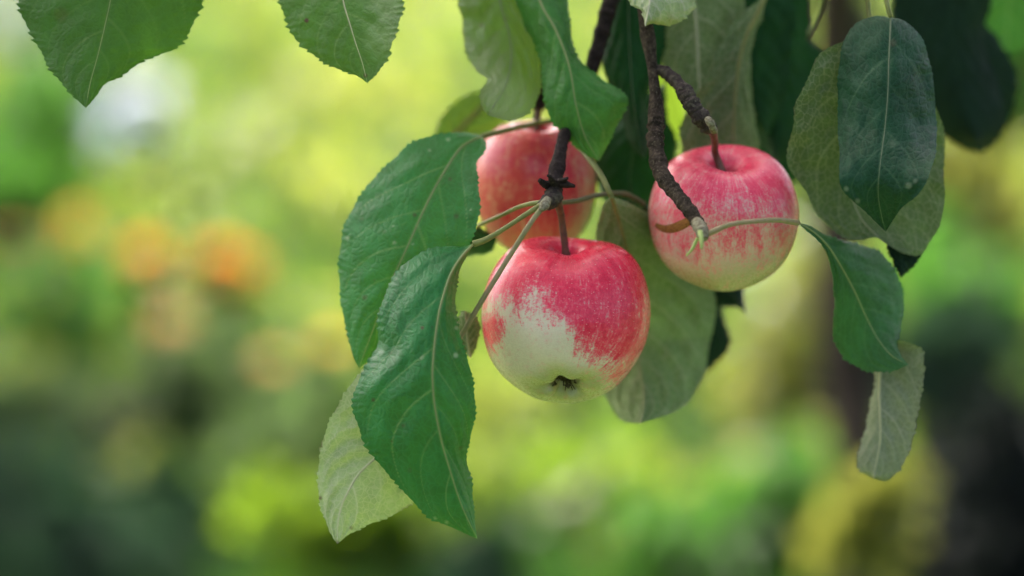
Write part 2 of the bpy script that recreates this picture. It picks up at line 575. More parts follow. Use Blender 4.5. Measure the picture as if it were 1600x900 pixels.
RIB_TOP = plain('upper_midrib_skin', (0.22, 0.27, 0.09), 0.5, 0.4)
RIB_UNDER = plain('lower_midrib_skin', (0.46, 0.46, 0.27), 0.7, 0.2)
RIB_DARK = plain('dark_midrib_skin', (0.11, 0.15, 0.07), 0.5, 0.4)

L_FRONT = leaf_material('leaf_bluish_green', (0.021, 0.150, 0.042), (0.24, 0.32, 0.17), (0.10, 0.30, 0.02), 0.30, 0.42, veintop=(0.24, 0.37, 0.13), spec=0.20)
L_MID = leaf_material('leaf_fresh_green', (0.042, 0.165, 0.032), (0.24, 0.32, 0.17), (0.09, 0.30, 0.02), 0.28, 0.42, veintop=(0.20, 0.34, 0.11), spec=0.25)
L_HANG = leaf_material('leaf_hanging_green', (0.028, 0.105, 0.034), (0.2, 0.28, 0.15), (0.06, 0.22, 0.03), 0.2, 0.5, veintop=(0.10, 0.20, 0.08), spec=0.18)
L_TOPL = leaf_material('leaf_dull_green', (0.022, 0.078, 0.014), (0.2, 0.28, 0.15), (0.09, 0.24, 0.02), 0.28, 0.5, veintop=(0.11, 0.18, 0.05), spec=0.2)
L_UNDER = leaf_material('leaf_soft_underside', (0.03, 0.08, 0.03), (0.150, 0.245, 0.085), (0.10, 0.20, 0.04), 0.2, 0.5, veinunder=(0.42, 0.46, 0.26))
L_ASH = leaf_material('leaf_ashen_underside', (0.03, 0.08, 0.03), (0.185, 0.225, 0.135), (0.10, 0.16, 0.05), 0.15, 0.5, veinunder=(0.42, 0.42, 0.29))
L_SOFT = leaf_material('leaf_soft_green', (0.040, 0.120, 0.020), (0.2, 0.28, 0.15), (0.14, 0.32, 0.03), 0.32, 0.5, veintop=(0.18, 0.28, 0.09), spec=0.3)
L_PALE = leaf_material('leaf_pale_underside', (0.05, 0.14, 0.05), (0.30, 0.38, 0.19), (0.26, 0.40, 0.07), 0.25, 0.5, veinunder=(0.62, 0.60, 0.44))
L_GREYU = leaf_material('leaf_grey_underside', (0.016, 0.05, 0.026), (0.098, 0.165, 0.052), (0.10, 0.16, 0.04), 0.18, 0.5, veinunder=(0.40, 0.42, 0.24))
L_DEEP = leaf_material('leaf_deep_green', (0.011, 0.052, 0.020), (0.13, 0.18, 0.10), (0.02, 0.10, 0.02), 0.10, 0.52, veintop=(0.06, 0.13, 0.06), spec=0.18)
L_SHADE = leaf_material('leaf_shaded_green', (0.008, 0.042, 0.012), (0.10, 0.15, 0.07), (0.02, 0.10, 0.015), 0.15, 0.6, veintop=(0.02, 0.06, 0.02), spec=0.10)  # shade inside the leaf cluster is put into the green
L_DUSK = leaf_material('leaf_deep_shade_green', (0.006, 0.019, 0.011), (0.05, 0.07, 0.04), (0.02, 0.06, 0.02), 0.10, 0.6, veintop=(0.016, 0.04, 0.02), spec=0.08)  # deepest cluster shade is put into the green
L_BRIGHT = leaf_material('leaf_backlit_lime', (0.25, 0.42, 0.05), (0.26, 0.36, 0.08), (0.45, 0.70, 0.05), 0.6, 0.5)  # backlit glow put into the leaf colour, since the crown shades it
L_OLIVE = leaf_material('leaf_olive_top', (0.048, 0.125, 0.016), (0.28, 0.34, 0.20), (0.20, 0.36, 0.03), 0.35, 0.42, veintop=(0.10, 0.12, 0.05))


def leaf(parent, left, mid, right, dm, el, er, mat, under=False, nu=150, nv=72, teeth=1.0, veins=6, seed=0, quilt=0.35,
         wave=0.8, petiole=None, petrad=(3.4, 3.0), petmat=None, ribrad=1.7, ribmat=None, spots=(), pales=(), label=None, edge_wear=0.0, bulge=1.6):
    """left/mid/right: photo pixel polylines base to tip; dm depth of the midrib, el/er depth of the edges relative to it (metres)"""
    mid = spline(np.array(mid, float), nu)
    left = spline(np.vstack([mid[:1], np.array(left, float), mid[-1:]]), nu)
    right = spline(np.vstack([mid[:1], np.array(right, float), mid[-1:]]), nu)
    u = np.linspace(0, 1, nu)
    v = np.linspace(-1, 1, nv)
    U, Vv = np.meshgrid(u, v, indexing='ij')
    A = np.abs(Vv)
    E = np.where((Vv < 0)[..., None], left[:, None, :], right[:, None, :])
    Mm = mid[:, None, :]
    seg = E - Mm
    length = np.linalg.norm(np.diff(mid, axis=0), axis=1).sum()
    width = np.linalg.norm(seg, axis=2) + 1e-6
    # saw teeth on the margin
    side = np.where(Vv < 0, 0.0, 0.37)
    nt_ = length / 8.5
    ph = (U * nt_ + side + 0.35 * np.sin(U * 23 + side * 9)) % 1.0
    saw = (1 - ph) * np.clip(ph * 6, 0, 1)
    jag = 0.6 + 0.4 * np.sin(U * 57 + seed + side * 11)
    te = teeth * 6.5 * (saw * jag - 0.3) * np.clip(np.sin(np.pi * np.clip(U, 0.03, 0.985)) * 3, 0, 1) * A ** 9
    pos = Mm + seg * (A + te / np.maximum(width, 6))[..., None]
    pos = pos + (A ** 4 * wave * 1.2 * np.sin(np.pi * U))[..., None] * np.stack([wav(U * 5, Vv, seed + 3), wav(U * 5, Vv, seed + 4)], -1)
    # veins
    a_s = np.where(Vv < 0, 0.0, 0.5 + 0.15 * math.sin(seed))
    bend = 0.22 * A + 0.14 * A ** 2.6
    phase = (U - bend) * veins * (1 + 0.25 * (U - 0.5)) + a_s + 0.12 * np.sin(U * 9 + seed)
    fr = (phase + 0.5) % 1.0 - 0.5
    dist = np.abs(fr) / veins * length * 0.8
    hw = 1.7 * (1 - 0.55 * A) + 0.2
    sec = np.exp(-(dist / hw) ** 2) * np.clip((U - bend) * 30, 0, 1) * np.clip((1.02 - A) * 6, 0, 1) * (0.75 + 0.25 * np.sin(phase * 2.2 + seed))
    dmid = A * width
    hm = 2.6 * (1 - 0.75 * U) + 0.5
    mr = np.exp(-(dmid / hm) ** 2)
    vein = np.maximum(sec * 0.8, mr)
    # depth
    prof = A ** bulge
    dz = interp(dm, u)[:, None] + np.where(Vv < 0, interp(el, u)[:, None], interp(er, u)[:, None]) * prof
    q = 0.0012 * quilt
    sgn = 1.0 if under else -1.0
    dz = dz + sgn * q * (np.cos(fr * 2 * np.pi) * -1.0) * np.sin(np.pi * np.clip(A * 1.05, 0, 1)) * 0.9 * np.sin(np.pi * U) ** 0.5
    dz = dz + (0.0012 * wave) * A ** 1.3 * wav(U * 3.0, Vv * 0.8, seed + 5) * np.sin(np.pi * U)
    dz = dz + 0.0007 * wave * wav(U * 8, Vv * 2.5, seed + 6) * np.sin(np.pi * U) * A ** 0.5
    dz = dz - sgn * 0.0006 * np.exp(-(dmid / 7) ** 2) * np.sin(np.pi * np.clip(U + .05, 0, 1))
    W = P(pos[..., 0], pos[..., 1], dz)
    lv = np.stack([U * length * 0.0237, Vv * width * 0.0237, np.full_like(U, seed * 3.7)], -1)
    sp = np.zeros_like(U); pl = np.zeros_like(U)
    for (x, y, r_, s_) in spots:
        d = np.hypot(pos[..., 0] - x, pos[..., 1] - y)
        sp = np.maximum(sp, s_ * np.exp(-(d / r_) ** 4))
    for (x, y, r_, s_) in pales:
        d = np.hypot(pos[..., 0] - x, pos[..., 1] - y)
        pl = np.maximum(pl, s_ * np.exp(-(d / r_) ** 4))
    if edge_wear:
        sp = np.maximum(sp, edge_wear * np.clip((A - 0.955) * 30, 0, 1) * np.clip(wav(U * 9, Vv, seed + 8) * 1.3, 0, 1))
    F = grid_faces(nu, nv)
    # the upper face of the blade is the outward one
    if not under:
        F = F[:, ::-1]
    at_ = {'vein': vein.ravel(), 'lv': lv.reshape(-1, 3), 'spot': sp.ravel(), 'pale': pl.ravel()}
    o = mesh_obj('leaf', W.reshape(-1, 3), F, mat, parent, at_)
    # orientation: make the upper face look the right way
    me = o.data
    w3 = W.reshape(nu, nv, 3)
    i, j = nu // 2, nv // 4
    nrm = np.cross(w3[i, j + 1] - w3[i, j], w3[i + 1, j] - w3[i, j])
    faces_cam = np.dot(nrm, CAM - w3[i, j]) > 0
    if faces_cam == (not under):
        F2 = grid_faces(nu, nv)
    else:
        F2 = grid_faces(nu, nv)[:, ::-1]
    me.loops.foreach_set('vertex_index', F2.astype(np.int32).ravel())
    me.update(calc_edges=True)
    if label: o['label'] = label
    if ribrad:
        n2 = 60
        ii = np.linspace(0, nu * 0.96 - 1, n2).astype(int)
        jm = nv // 2
        pts = 0.5 * (w3[ii, jm] + w3[ii, jm - 1])
        rr = np.linspace(ribrad, 0.35, n2) * PXM * D
        V_, F_, L_ = tube_geo(pts, rr, 8)
        mesh_obj('midrib', V_, F_, ribmat or (RIB_UNDER if under else RIB_TOP), o, {'along': L_})
    if petiole is not None:
        q = np.array(petiole, float)
        last = np.array([mid[0, 0], mid[0, 1], interp(dm, np.array([0.0]))[0]])
        if np.hypot(*(q[-1, :2] - last[:2])) > 2:
            q = np.vstack([q, last])
        else:
            q[-1] = last
        tube('petiole', q, petrad, petmat or PET, o, 36, 10, 0.04, seed)
    return o


# ---- twig that carries the front apple and the large leaves on the left
b1 = empty('fruiting_twig', P(962, -40, 0.045), 'dark knobbly twig with the long green leaves left of the front apple', 'twig', 'fruiting twigs')
tw = tube('twig', [(975, -60, 0.05), (955, 0, 0.045), (941, 50, 0.042), (929, 92, 0.04), (905, 160, 0.036), (882, 212, 0.02), (873, 250, 0.008), (867, 284, 0.0), (868, 300, -0.002)],
          (13, 13, 12.5, 11.5, 10.5, 10, 9.5, 10, 12), TWIG_DARK, b1, 190, 26, 0.15, 21,
          rings=[(.22, .01, .15), (.30, .012, .2), (.36, .008, -.1), (.63, .012, .18), (.72, .01, .2), (.80, .008, -.12), (.90, .02, .25)])
# collar of bud scars with side stubs
tube('spur_stub', [(866, 290, -0.001), (852, 288, -0.004), (843, 281, -0.006)], (8, 6.5, 3.5), TWIG_DARK, tw, 24, 12, 0.22, 31)
tube('spur_stub', [(868, 288, -0.002), (884, 288, -0.006), (898, 291, -0.008)], (8, 6, 2.5), TWIG_DARK, tw, 24, 12, 0.22, 32)
tube('spur_stub', [(868, 292, -0.002), (860, 277, -0.009), (855, 274, -0.010)], (8, 5, 2.0), TWIG_DARK, tw, 18, 12, 0.2, 33)
tube('spur_stub', [(870, 286, -0.002), (882, 281, -0.007), (887, 278, -0.009)], (7, 5, 2.0), TWIG_DARK, tw, 18, 12, 0.2, 34)
tube('spur', [(868, 294, -0.002), (864, 308, -0.004), (853, 318, -0.007), (845, 323, -0.009)], (12, 13, 12, 8), SPUR, tw, 50, 18, 0.15, 35, rings=[(.3, .05, .15), (.7, .05, .12)])
tube('bud', [(856, 312, -0.010), (851, 320, -0.014), (846, 328, -0.016)], (6, 8, 4), FUZZ, tw, 24, 14, 0.15, 36)

# leaf A
leaf(b1, [(737, 209), (722, 206), (700, 208), (677, 210), (655, 217), (635, 228), (600, 262), (570, 293), (545, 335), (533, 370), (529, 405), (530, 450), (535, 490), (543, 525), (551, 556)],
     [(754, 213), (735, 221), (717, 234), (690, 275), (665, 322), (640, 378), (612, 440), (583, 515), (561, 574)],
     [(760, 226), (756, 240), (746, 256), (748, 290), (751, 320), (746, 352), (734, 382), (715, 420), (690, 460), (650, 505), (610, 543)],
     (0.030, 0.012, 0.004, 0.006, 0.012), (0.004, 0.014, 0.018, 0.014, 0.0), (-0.004, -0.008, 0.002, 0.006, 0.0), L_FRONT, seed=1,
     petiole=[(880, 192, 0.062), (860, 189, 0.055), (820, 197, 0.048), (785, 205, 0.040)], petrad=(4.5, 4, 4.5), petmat=PET,
     spots=[(648, 336, 4, .6), (703, 280, 4, .5), (713, 338, 5, .5), (566, 342, 4, .35), (570, 465, 5, .5), (585, 438, 3, .4), (600, 362, 4, .35)],
     pales=[(616, 379, 3, .9), (543, 372, 3, .8), (671, 235, 2.5, .7), (645, 381, 2, .8), (700, 218, 3, .8), (615, 353, 2, .6), (652, 352, 2.5, .6), (736, 327, 1.8, .8), (602, 470, 2, .5)])
# leaf B, the nearest
leaf(b1, [(722, 385), (700, 384), (665, 391), (632, 411), (610, 440), (597, 470), (590, 502), (589, 538), (575, 564), (560, 592), (551, 617), (551, 640), (557, 663), (567, 692), (585, 716), (605, 740), (625, 762), (642, 782), (668, 808), (692, 819), (718, 830)],
     [(740, 381), (722, 400), (706, 425), (695, 455), (686, 490), (680, 530), (677, 562), (676, 590), (679, 630), (686, 670), (693, 700), (705, 740), (716, 775), (728, 805), (746, 842)],
     [(734, 392), (724, 412), (716, 435), (713, 462), (715, 492), (722, 530), (732, 562), (740, 600), (744, 632), (741, 665), (735, 690), (730, 715), (737, 750), (740, 780), (742, 812)],
     (-0.010, -0.022, -0.028, -0.027, -0.022, -0.016), (0.002, 0.016, 0.020, 0.018, 0.012, 0.0), (0.001, 0.016, 0.012, 0.010, 0.018, 0.0), L_FRONT, seed=2, nu=200, nv=90, quilt=0.6, wave=1.0,
     petiole=[(850, 318, -0.010), (825, 333, -0.011), (790, 356, -0.012), (760, 374, -0.011)], petrad=(5, 4, 4, 5.5), ribrad=2.0,
     spots=[(583, 625, 3.2, .7), (630, 665, 3.5, .5), (640, 735, 5, .35), (612, 690, 2.5, .6), (720, 700, 4, .4), (660, 512, 3, .8), (675, 511, 2, .6), (610, 552, 4, .35), (700, 648, 8, .18), (728, 800, 3, .3)],
     pales=[(712, 555, 4, .95), (713, 512, 3.5, .7), (658, 560, 2.2, .8), (660, 558, 2.2, .7), (698, 816, 3, .6), (680, 810, 2.5, .6)])
# leaf C, pale underside
leaf(b1, [(655, 556), (600, 562), (573, 574), (553, 592), (534, 621), (515, 655), (503, 690), (497, 722), (496, 760), (500, 790), (508, 815), (518, 836)],
     [(690, 568), (650, 640), (614, 690), (584, 718), (560, 741), (546, 764), (534, 790), (528, 818), (527, 850)],
     [(712, 600), (716, 660), (700, 735), (672, 772), (645, 787), (622, 801), (598, 812), (572, 822), (545, 836)],
     (-0.002, 0.002, 0.0, -0.004, -0.006), (0.012, 0.006, -0.002, 0.002, 0.0), (0.002, 0.008, 0.010, 0.008, 0.0), L_PALE, under=True, seed=3, quilt=0.7,
     petiole=[(846, 326, -0.014), (828, 350, -0.016), (790, 410, -0.014), (750, 475, -0.010), (722, 522, -0.004)], petrad=(4.5, 4.2, 4.2, 4.5), petmat=PET_PINK, ribrad=3.0,
     edge_wear=0.7, spots=[(500, 778, 4, .7), (549, 825, 4, .5), (520, 770, 9, .2), (527, 848, 5, .5)], pales=[(528, 832, 14, .35)], label='pale underside of a leaf with browned margin')
# small leaf D
leaf(b1, [(716, 540), (714, 520), (716, 500), (720, 488)], [(735, 560), (730, 530), (728, 505), (726, 486)], [(744, 545), (750, 522), (749, 503), (738, 490)],
     (0.02, 0.016), (0.004, 0.004), (0.004, 0.004), L_GREYU, under=True, seed=4, nu=60, nv=40, ribrad=1.2)
# leaf behind A on the second petiole
leaf(b1, [(735, 365), (700, 372), (660, 390)], [(748, 352), (715, 385), (690, 400), (660, 410)], [(775, 372), (768, 393), (740, 398), (700, 408)],
     (0.03, 0.045, 0.05), (0.002, 0.01), (0.03, 0.02), L_SHADE, seed=5, nu=60, nv=40, ribrad=0,
     petiole=[(850, 315, -0.004), (815, 322, 0.004), (780, 338, 0.016)], petrad=(4, 3.4, 3.4))

# ---- twig that carries the right apple
b2 = empty('fruiting_twig', P(1000, -30, 0.02), 'forked brown twig reaching the striped apple on the right', 'twig', 'fruiting twigs')
tw2 = tube('twig', [(995, -60, 0.02), (1004, 0, 0.018), (1010, 42, 0.016), (1018, 95, 0.012), (1024, 150, 0.008), (1025, 195, 0.004), (1024, 220, 0.0), (1028, 250, -0.004), (1036, 276, -0.010), (1058, 305, -0.016), (1078, 330, -0.022), (1095, 356, -0.026)],
           (11, 10.5, 10, 11.5, 8.5, 8.5, 13, 12, 13, 12, 11, 11), TWIG, b2, 260, 28, (0.05, 0.05, 0.04, 0.05, 0.03, 0.10, 0.11, 0.08, 0.11, 0.09, 0.11), 41,
           rings=[(.60, .006, .22), (.625, .006, .22), (.65, .006, .15), (.70, .006, .12), (.74, .006, .18), (.79, .005, .14), (.83, .006, .15), (.86, .005, -.1), (.895, .006, .16), (.94, .006, .14), (.97, .005, .12)])
tube('spur', [(1022, 108, 0.012), (1040, 113, 0.010), (1056, 127, 0.006), (1072, 147, 0.002), (1084, 168, 0.0), (1096, 184, 0.0), (1112, 203, 0.002)],
     (8, 9.5, 10.5, 14, 13, 14, 10), SPUR, tw2, 170, 26, 0.18, 42,
     rings=[(.14, .015, .15), (.28, .02, .12), (.36, .015, -.1), (.44, .03, .1), (.56, .015, -.15), (.62, .02, .1), (.72, .015, -.14), (.80, .03, .1), (.90, .02, -.12), (.95, .015, .12)])
tube('bud', [(1104, 184, -0.008), (1111, 194, -0.009), (1116, 206, -0.004)], (4, 6.5, 5), FUZZ, tw2, 24, 14, 0.25, 43)
tube('bud', [(1088, 346, -0.027), (1096, 360, -0.032), (1100, 374, -0.034)], (9, 11, 7), FUZZ, tw2, 30, 16, 0.18, 44)
tube('stipule', [(1094, 362, -0.036), (1096, 376, -0.039), (1096, 389, -0.040)], (4.5, 3.5, 2.2), STIP, tw2, 20, 8, 0.1, 45)
tube('stipule', [(1090, 372, -0.036), (1082, 388, -0.036), (1072, 400, -0.035)], (3.2, 2.6, 1.2), STIP, tw2, 20, 8, 0.1, 46)
# leaf P with the long petiole
leaf(b2, [(1268, 368), (1283, 382), (1296, 410), (1302, 450), (1303, 490), (1301, 525), (1314, 556), (1338, 574), (1365, 582), (1395, 580)],
     [(1246, 348), (1270, 362), (1293, 384), (1315, 418), (1335, 455), (1352, 492), (1372, 530), (1394, 556), (1420, 570)],
     [(1262, 352), (1290, 366), (1315, 374), (1345, 381), (1372, 391), (1392, 412), (1406, 437), (1412, 468), (1410, 500), (1404, 533), (1408, 555)],
     (-0.004, 0.008, 0.018, 0.022, 0.010), (-0.002, 0.002, 0.006, -0.004), (0.010, 0.020, 0.016, 0.0), L_HANG, seed=6,
     petiole=[(1100, 368, -0.032), (1118, 360, -0.034), (1140, 351, -0.034), (1175, 346, -0.031), (1215, 344, -0.02)], petrad=(5, 4, 4, 5), petmat=PET_PINK, ribrad=1.8)
# leaf Q pale underside hanging below it
leaf(b2, [(1366, 560), (1366, 600), (1358, 635), (1350, 675), (1338, 722), (1346, 738)], [(1400, 530), (1378, 570), (1374, 610), (1375, 650), (1375, 690), (1368, 730), (1366, 748)],
     [(1440, 545), (1444, 585), (1440, 620), (1433, 655), (1425, 692), (1414, 722), (1398, 743), (1382, 751)],
     (0.035, 0.030, 0.028, 0.028), (0.006, 0.010, 0.004), (-0.012, -0.008, 0.004), L_ASH, under=True, seed=7, petiole=[(1270, 362, 0.03), (1330, 430, 0.045)], petrad=(3, 3), ribrad=3.2, veins=5,
     label='pale leaf underside hanging lowest on the right')

# ---- leafy shoot over the back apple (E, F, T)
b3 = empty('leafy_shoot', P(830, -70, 0.05), 'shoot with two broad green leaves hanging over the rear apple', 'shoot', 'leafy shoots')
tube('twig', [(870, -120, 0.06), (850, -60, 0.055), (846, 20, 0.068), (848, 100, 0.072), (843, 150, 0.074), (841, 170, 0.074)], (10, 9, 8, 7, 9, 11), TWIG_DARK, b3, 90, 16, 0.12, 51, rings=[(.85, .02, .2), (.93, .02, .25)])
leaf(b3, [(712, -60), (715, 0), (722, 30), (724, 65), (731, 92), (746, 112), (760, 123), (752, 140), (749, 156), (756, 172)],
     [(772, -110), (776, -40), (783, 10), (795, 50), (799, 85), (796, 112), (786, 142), (762, 180)],
     [(812, -70), (820, 0), (836, 48), (844, 90), (846, 130), (839, 160), (825, 179), (810, 187), (790, 188)],
     (0.05, 0.040, 0.034, 0.016), (0.008, 0.012, 0.010, -0.004), (0.004, 0.008, 0.0, -0.006), L_OLIVE, seed=8, ribrad=1.5, ribmat=RIB_DARK, petiole=[(850, -70, 0.055), (800, -120, 0.055)],
     spots=[(752, 40, 4, .5), (820, 25, 3, .6), (790, 30, 6, .3)], pales=[(790, 158, 40, .38)])  # pale tip patch: sky sheen put into the leaf colour
leaf(b3, [(800, -30), (818, 35), (838, 78), (846, 110), (848, 150), (860, 188), (882, 212), (908, 237)],
     [(825, -60), (845, 5), (866, 42), (884, 85), (893, 120), (900, 165), (914, 213), (936, 252)],
     [(880, -50), (889, 0), (893, 45), (900, 80), (916, 102), (945, 126), (972, 142), (983, 156), (974, 180), (960, 207), (946, 235)],
     (0.034, 0.022, 0.016, 0.022), (0.012, 0.016, 0.008, 0.0), (0.010, 0.012, 0.010, 0.004), L_MID, seed=9, ribrad=2.2, petiole=[(850, -60, 0.055), (835, -75, 0.045)])
leaf(b3, [(665, 235), (680, 205), (690, 181), (710, 160), (734, 146)], [(660, 260), (705, 215), (750, 165), (790, 130)], [(720, 260), (770, 215), (795, 170)],
     (0.10, 0.10), (0.0, 0.0), (0.005, 0.0), L_OLIVE, seed=10, nu=60, nv=40, ribrad=0, petiole=[(846, 60, 0.07), (820, 100, 0.09), (790, 130, 0.10)])

# ---- shoots at the upper left edge
b4 = empty('leafy_shoot', P(190, -260, 0.01), 'shoot whose large serrated leaf hangs in the top left corner', 'shoot', 'leafy shoots')
tube('twig', [(60, -330, 0.02), (190, -260, 0.01), (330, -250, 0.02)], (9, 8, 6), TWIG, b4, 50, 14, 0.12, 61)
leaf(b4, [(110, -178), (40, -110), (22, -45), (27, 0), (31, 22), (45, 50), (60, 77), (76, 106), (99, 135), (120, 156)],
     [(185, -195), (183, -100), (174, -10), (164, 40), (152, 90), (141, 130), (134, 169)],
     [(245, -172), (305, -110), (322, -45), (318, 0), (308, 27), (299, 48), (285, 66), (270, 79), (246, 88), (228, 95), (213, 104), (190, 120), (167, 130), (152, 148)],
     (0.012, 0.0, -0.006, -0.012), (0.006, 0.012, 0.010, 0.0), (0.006, 0.014, 0.012, 0.0), L_TOPL, seed=11, teeth=1.5, nu=190, nv=90, petiole=[(200, -262, 0.01), (190, -225, 0.011)],
     spots=[(95, 22, 14, .35)], ribrad=1.2)
b5 = empty('leafy_shoot', P(520, -230, 0.01), 'shoot whose serrated leaf, one half painted as lit, hangs left of centre at the top edge', 'shoot', 'leafy shoots')
tube('twig', [(400, -290, 0.02), (520, -230, 0.01), (660, -220, 0.02)], (9, 8, 6), TWIG, b5, 50, 14, 0.12, 62)
leaf(b5, [(468, -125), (440, -70), (434, -20), (437, 5), (443, 27), (456, 55), (476, 76), (505, 98), (530, 110), (556, 118)],
     [(516, -150), (524, -70), (536, 0), (546, 35), (556, 68), (566, 98), (574, 130)],
     [(575, -125), (615, -80), (633, -30), (632, 0), (625, 36), (615, 66), (606, 94), (592, 112)],
     (0.014, 0.004, -0.006, -0.010), (0.004, 0.010, 0.010, 0.0), (0.002, -0.016, -0.018, 0.0), L_SOFT, seed=12, teeth=1.5, nu=150, nv=80, pales=[(598, 60, 30, .28), (606, 10, 24, .28)], petiole=[(530, -228, 0.01), (518, -190, 0.012)], spots=[(479, 32, 4, 1.0), (571, 118, 4, .6)],  # pale right half: caught light put into the leaf colour
     ribrad=2.0, ribmat=RIB_UNDER)

# ---- shoot behind the two twigs (G H I J K L X M)
b6 = empty('leafy_shoot', P(1090, -120, 0.05), 'shoot of grey green leaf undersides between the two apples', 'shoot', 'leafy shoots')
tube('twig', [(960, -160, 0.05), (1060, -130, 0.05), (1160, -110, 0.05), (1230, -90, 0.06)], (9, 9, 8, 6), TWIG, b6, 60, 14, 0.12, 63)
leaf(b6, [(950, -40), (944, 30), (941, 80), (943, 110), (951, 135), (967, 168), (976, 202), (986, 230)], [(985, -100), (982, 0), (984, 80), (989, 150), (997, 205), (1006, 248)],
     [(1020, -40), (1040, 30), (1035, 95), (1012, 150), (1013, 200), (1014, 232)], (0.055, 0.05, 0.05), (0.004, 0.012), (0.004, 0.012), L_SHADE, seed=13, ribrad=1.0, ribmat=RIB_DARK, petiole=[(1010, -145, 0.05), (990, -120, 0.055)])
leaf(b6, [(985, -60), (976, -20), (982, 3), (993, 12), (1002, 18)], [(1030, -90), (1024, -40), (1016, 0), (1008, 41)], [(1075, -60), (1092, -20), (1086, 8), (1078, 22), (1060, 37), (1040, 40), (1020, 37)],
     (0.015, 0.0, -0.008), (0.004, 0.006), (0.010, 0.014), L_PALE, under=True, seed=14, nu=90, nv=60, petiole=[(1050, -132, 0.05), (1040, -110, 0.03)], ribrad=1.6)
leaf(b6, [(1020, -60), (1020, 10), (1022, 55), (1030, 95), (1050, 130), (1072, 165)], [(1078, -110), (1082, -20), (1087, 30), (1090, 70), (1092, 120), (1096, 170), (1105, 215)],
     [(1150, -80), (1165, 0), (1160, 60), (1150, 120), (1135, 170)], (0.06, 0.056, 0.05), (0.002, 0.012), (0.004, 0.010), L_GREYU, under=True, seed=15, petiole=[(1090, -125, 0.05)], ribrad=2.2)
leaf(b6, [(1180, 5), (1148, 32), (1118, 85), (1095, 135), (1070, 178), (1062, 215), (1080, 270)], [(1200, -12), (1182, 25), (1167, 55), (1157, 90), (1149, 150), (1146, 225), (1146, 320)],
     [(1190, 30), (1176, 70), (1174, 120), (1180, 180), (1188, 240), (1180, 290)], (0.05, 0.052, 0.055, 0.06), (0.004, -0.006, 0.004), (0.004, 0.010, 0.01), L_GREYU, under=True, seed=16,
     petiole=[(1225, -92, 0.06), (1212, -45, 0.05)], petrad=(5, 5, 6), ribrad=4.2, ribmat=PET, veins=5)
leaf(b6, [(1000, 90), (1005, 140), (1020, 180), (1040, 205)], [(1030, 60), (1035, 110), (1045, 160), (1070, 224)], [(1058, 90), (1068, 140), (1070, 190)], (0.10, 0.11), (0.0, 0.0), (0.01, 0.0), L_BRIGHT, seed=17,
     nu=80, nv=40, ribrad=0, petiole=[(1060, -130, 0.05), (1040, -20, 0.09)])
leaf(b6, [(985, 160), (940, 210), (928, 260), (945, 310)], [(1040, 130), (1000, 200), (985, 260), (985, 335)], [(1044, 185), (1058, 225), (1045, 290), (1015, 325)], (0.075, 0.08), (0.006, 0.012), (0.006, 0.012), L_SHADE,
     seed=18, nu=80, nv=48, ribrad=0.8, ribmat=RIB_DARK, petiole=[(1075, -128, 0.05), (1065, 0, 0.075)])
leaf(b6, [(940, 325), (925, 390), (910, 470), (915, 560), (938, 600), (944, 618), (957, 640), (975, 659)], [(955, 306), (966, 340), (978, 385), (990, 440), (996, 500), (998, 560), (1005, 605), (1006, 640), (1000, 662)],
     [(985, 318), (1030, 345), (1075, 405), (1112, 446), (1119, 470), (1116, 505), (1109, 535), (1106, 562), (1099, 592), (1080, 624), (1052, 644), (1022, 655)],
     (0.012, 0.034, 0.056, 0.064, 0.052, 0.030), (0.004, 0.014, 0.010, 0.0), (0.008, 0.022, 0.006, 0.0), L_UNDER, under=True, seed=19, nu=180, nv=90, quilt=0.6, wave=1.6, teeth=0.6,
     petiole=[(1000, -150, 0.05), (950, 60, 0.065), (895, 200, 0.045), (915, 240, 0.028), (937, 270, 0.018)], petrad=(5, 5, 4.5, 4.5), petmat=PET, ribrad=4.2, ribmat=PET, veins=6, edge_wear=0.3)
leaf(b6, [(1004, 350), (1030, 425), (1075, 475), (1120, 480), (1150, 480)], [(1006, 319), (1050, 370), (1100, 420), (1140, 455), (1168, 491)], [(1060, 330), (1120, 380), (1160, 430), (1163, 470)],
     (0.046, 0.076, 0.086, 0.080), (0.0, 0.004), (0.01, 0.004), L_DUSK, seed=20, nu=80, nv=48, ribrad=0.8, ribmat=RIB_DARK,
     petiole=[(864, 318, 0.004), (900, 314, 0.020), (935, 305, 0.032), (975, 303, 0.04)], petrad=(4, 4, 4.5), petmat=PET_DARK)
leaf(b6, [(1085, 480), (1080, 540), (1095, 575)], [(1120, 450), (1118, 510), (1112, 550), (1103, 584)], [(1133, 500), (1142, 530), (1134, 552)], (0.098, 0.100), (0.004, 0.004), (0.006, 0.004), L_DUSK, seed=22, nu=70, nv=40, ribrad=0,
     petiole=[(1020, 330, 0.055), (1080, 400, 0.068)], petmat=PET_DARK)

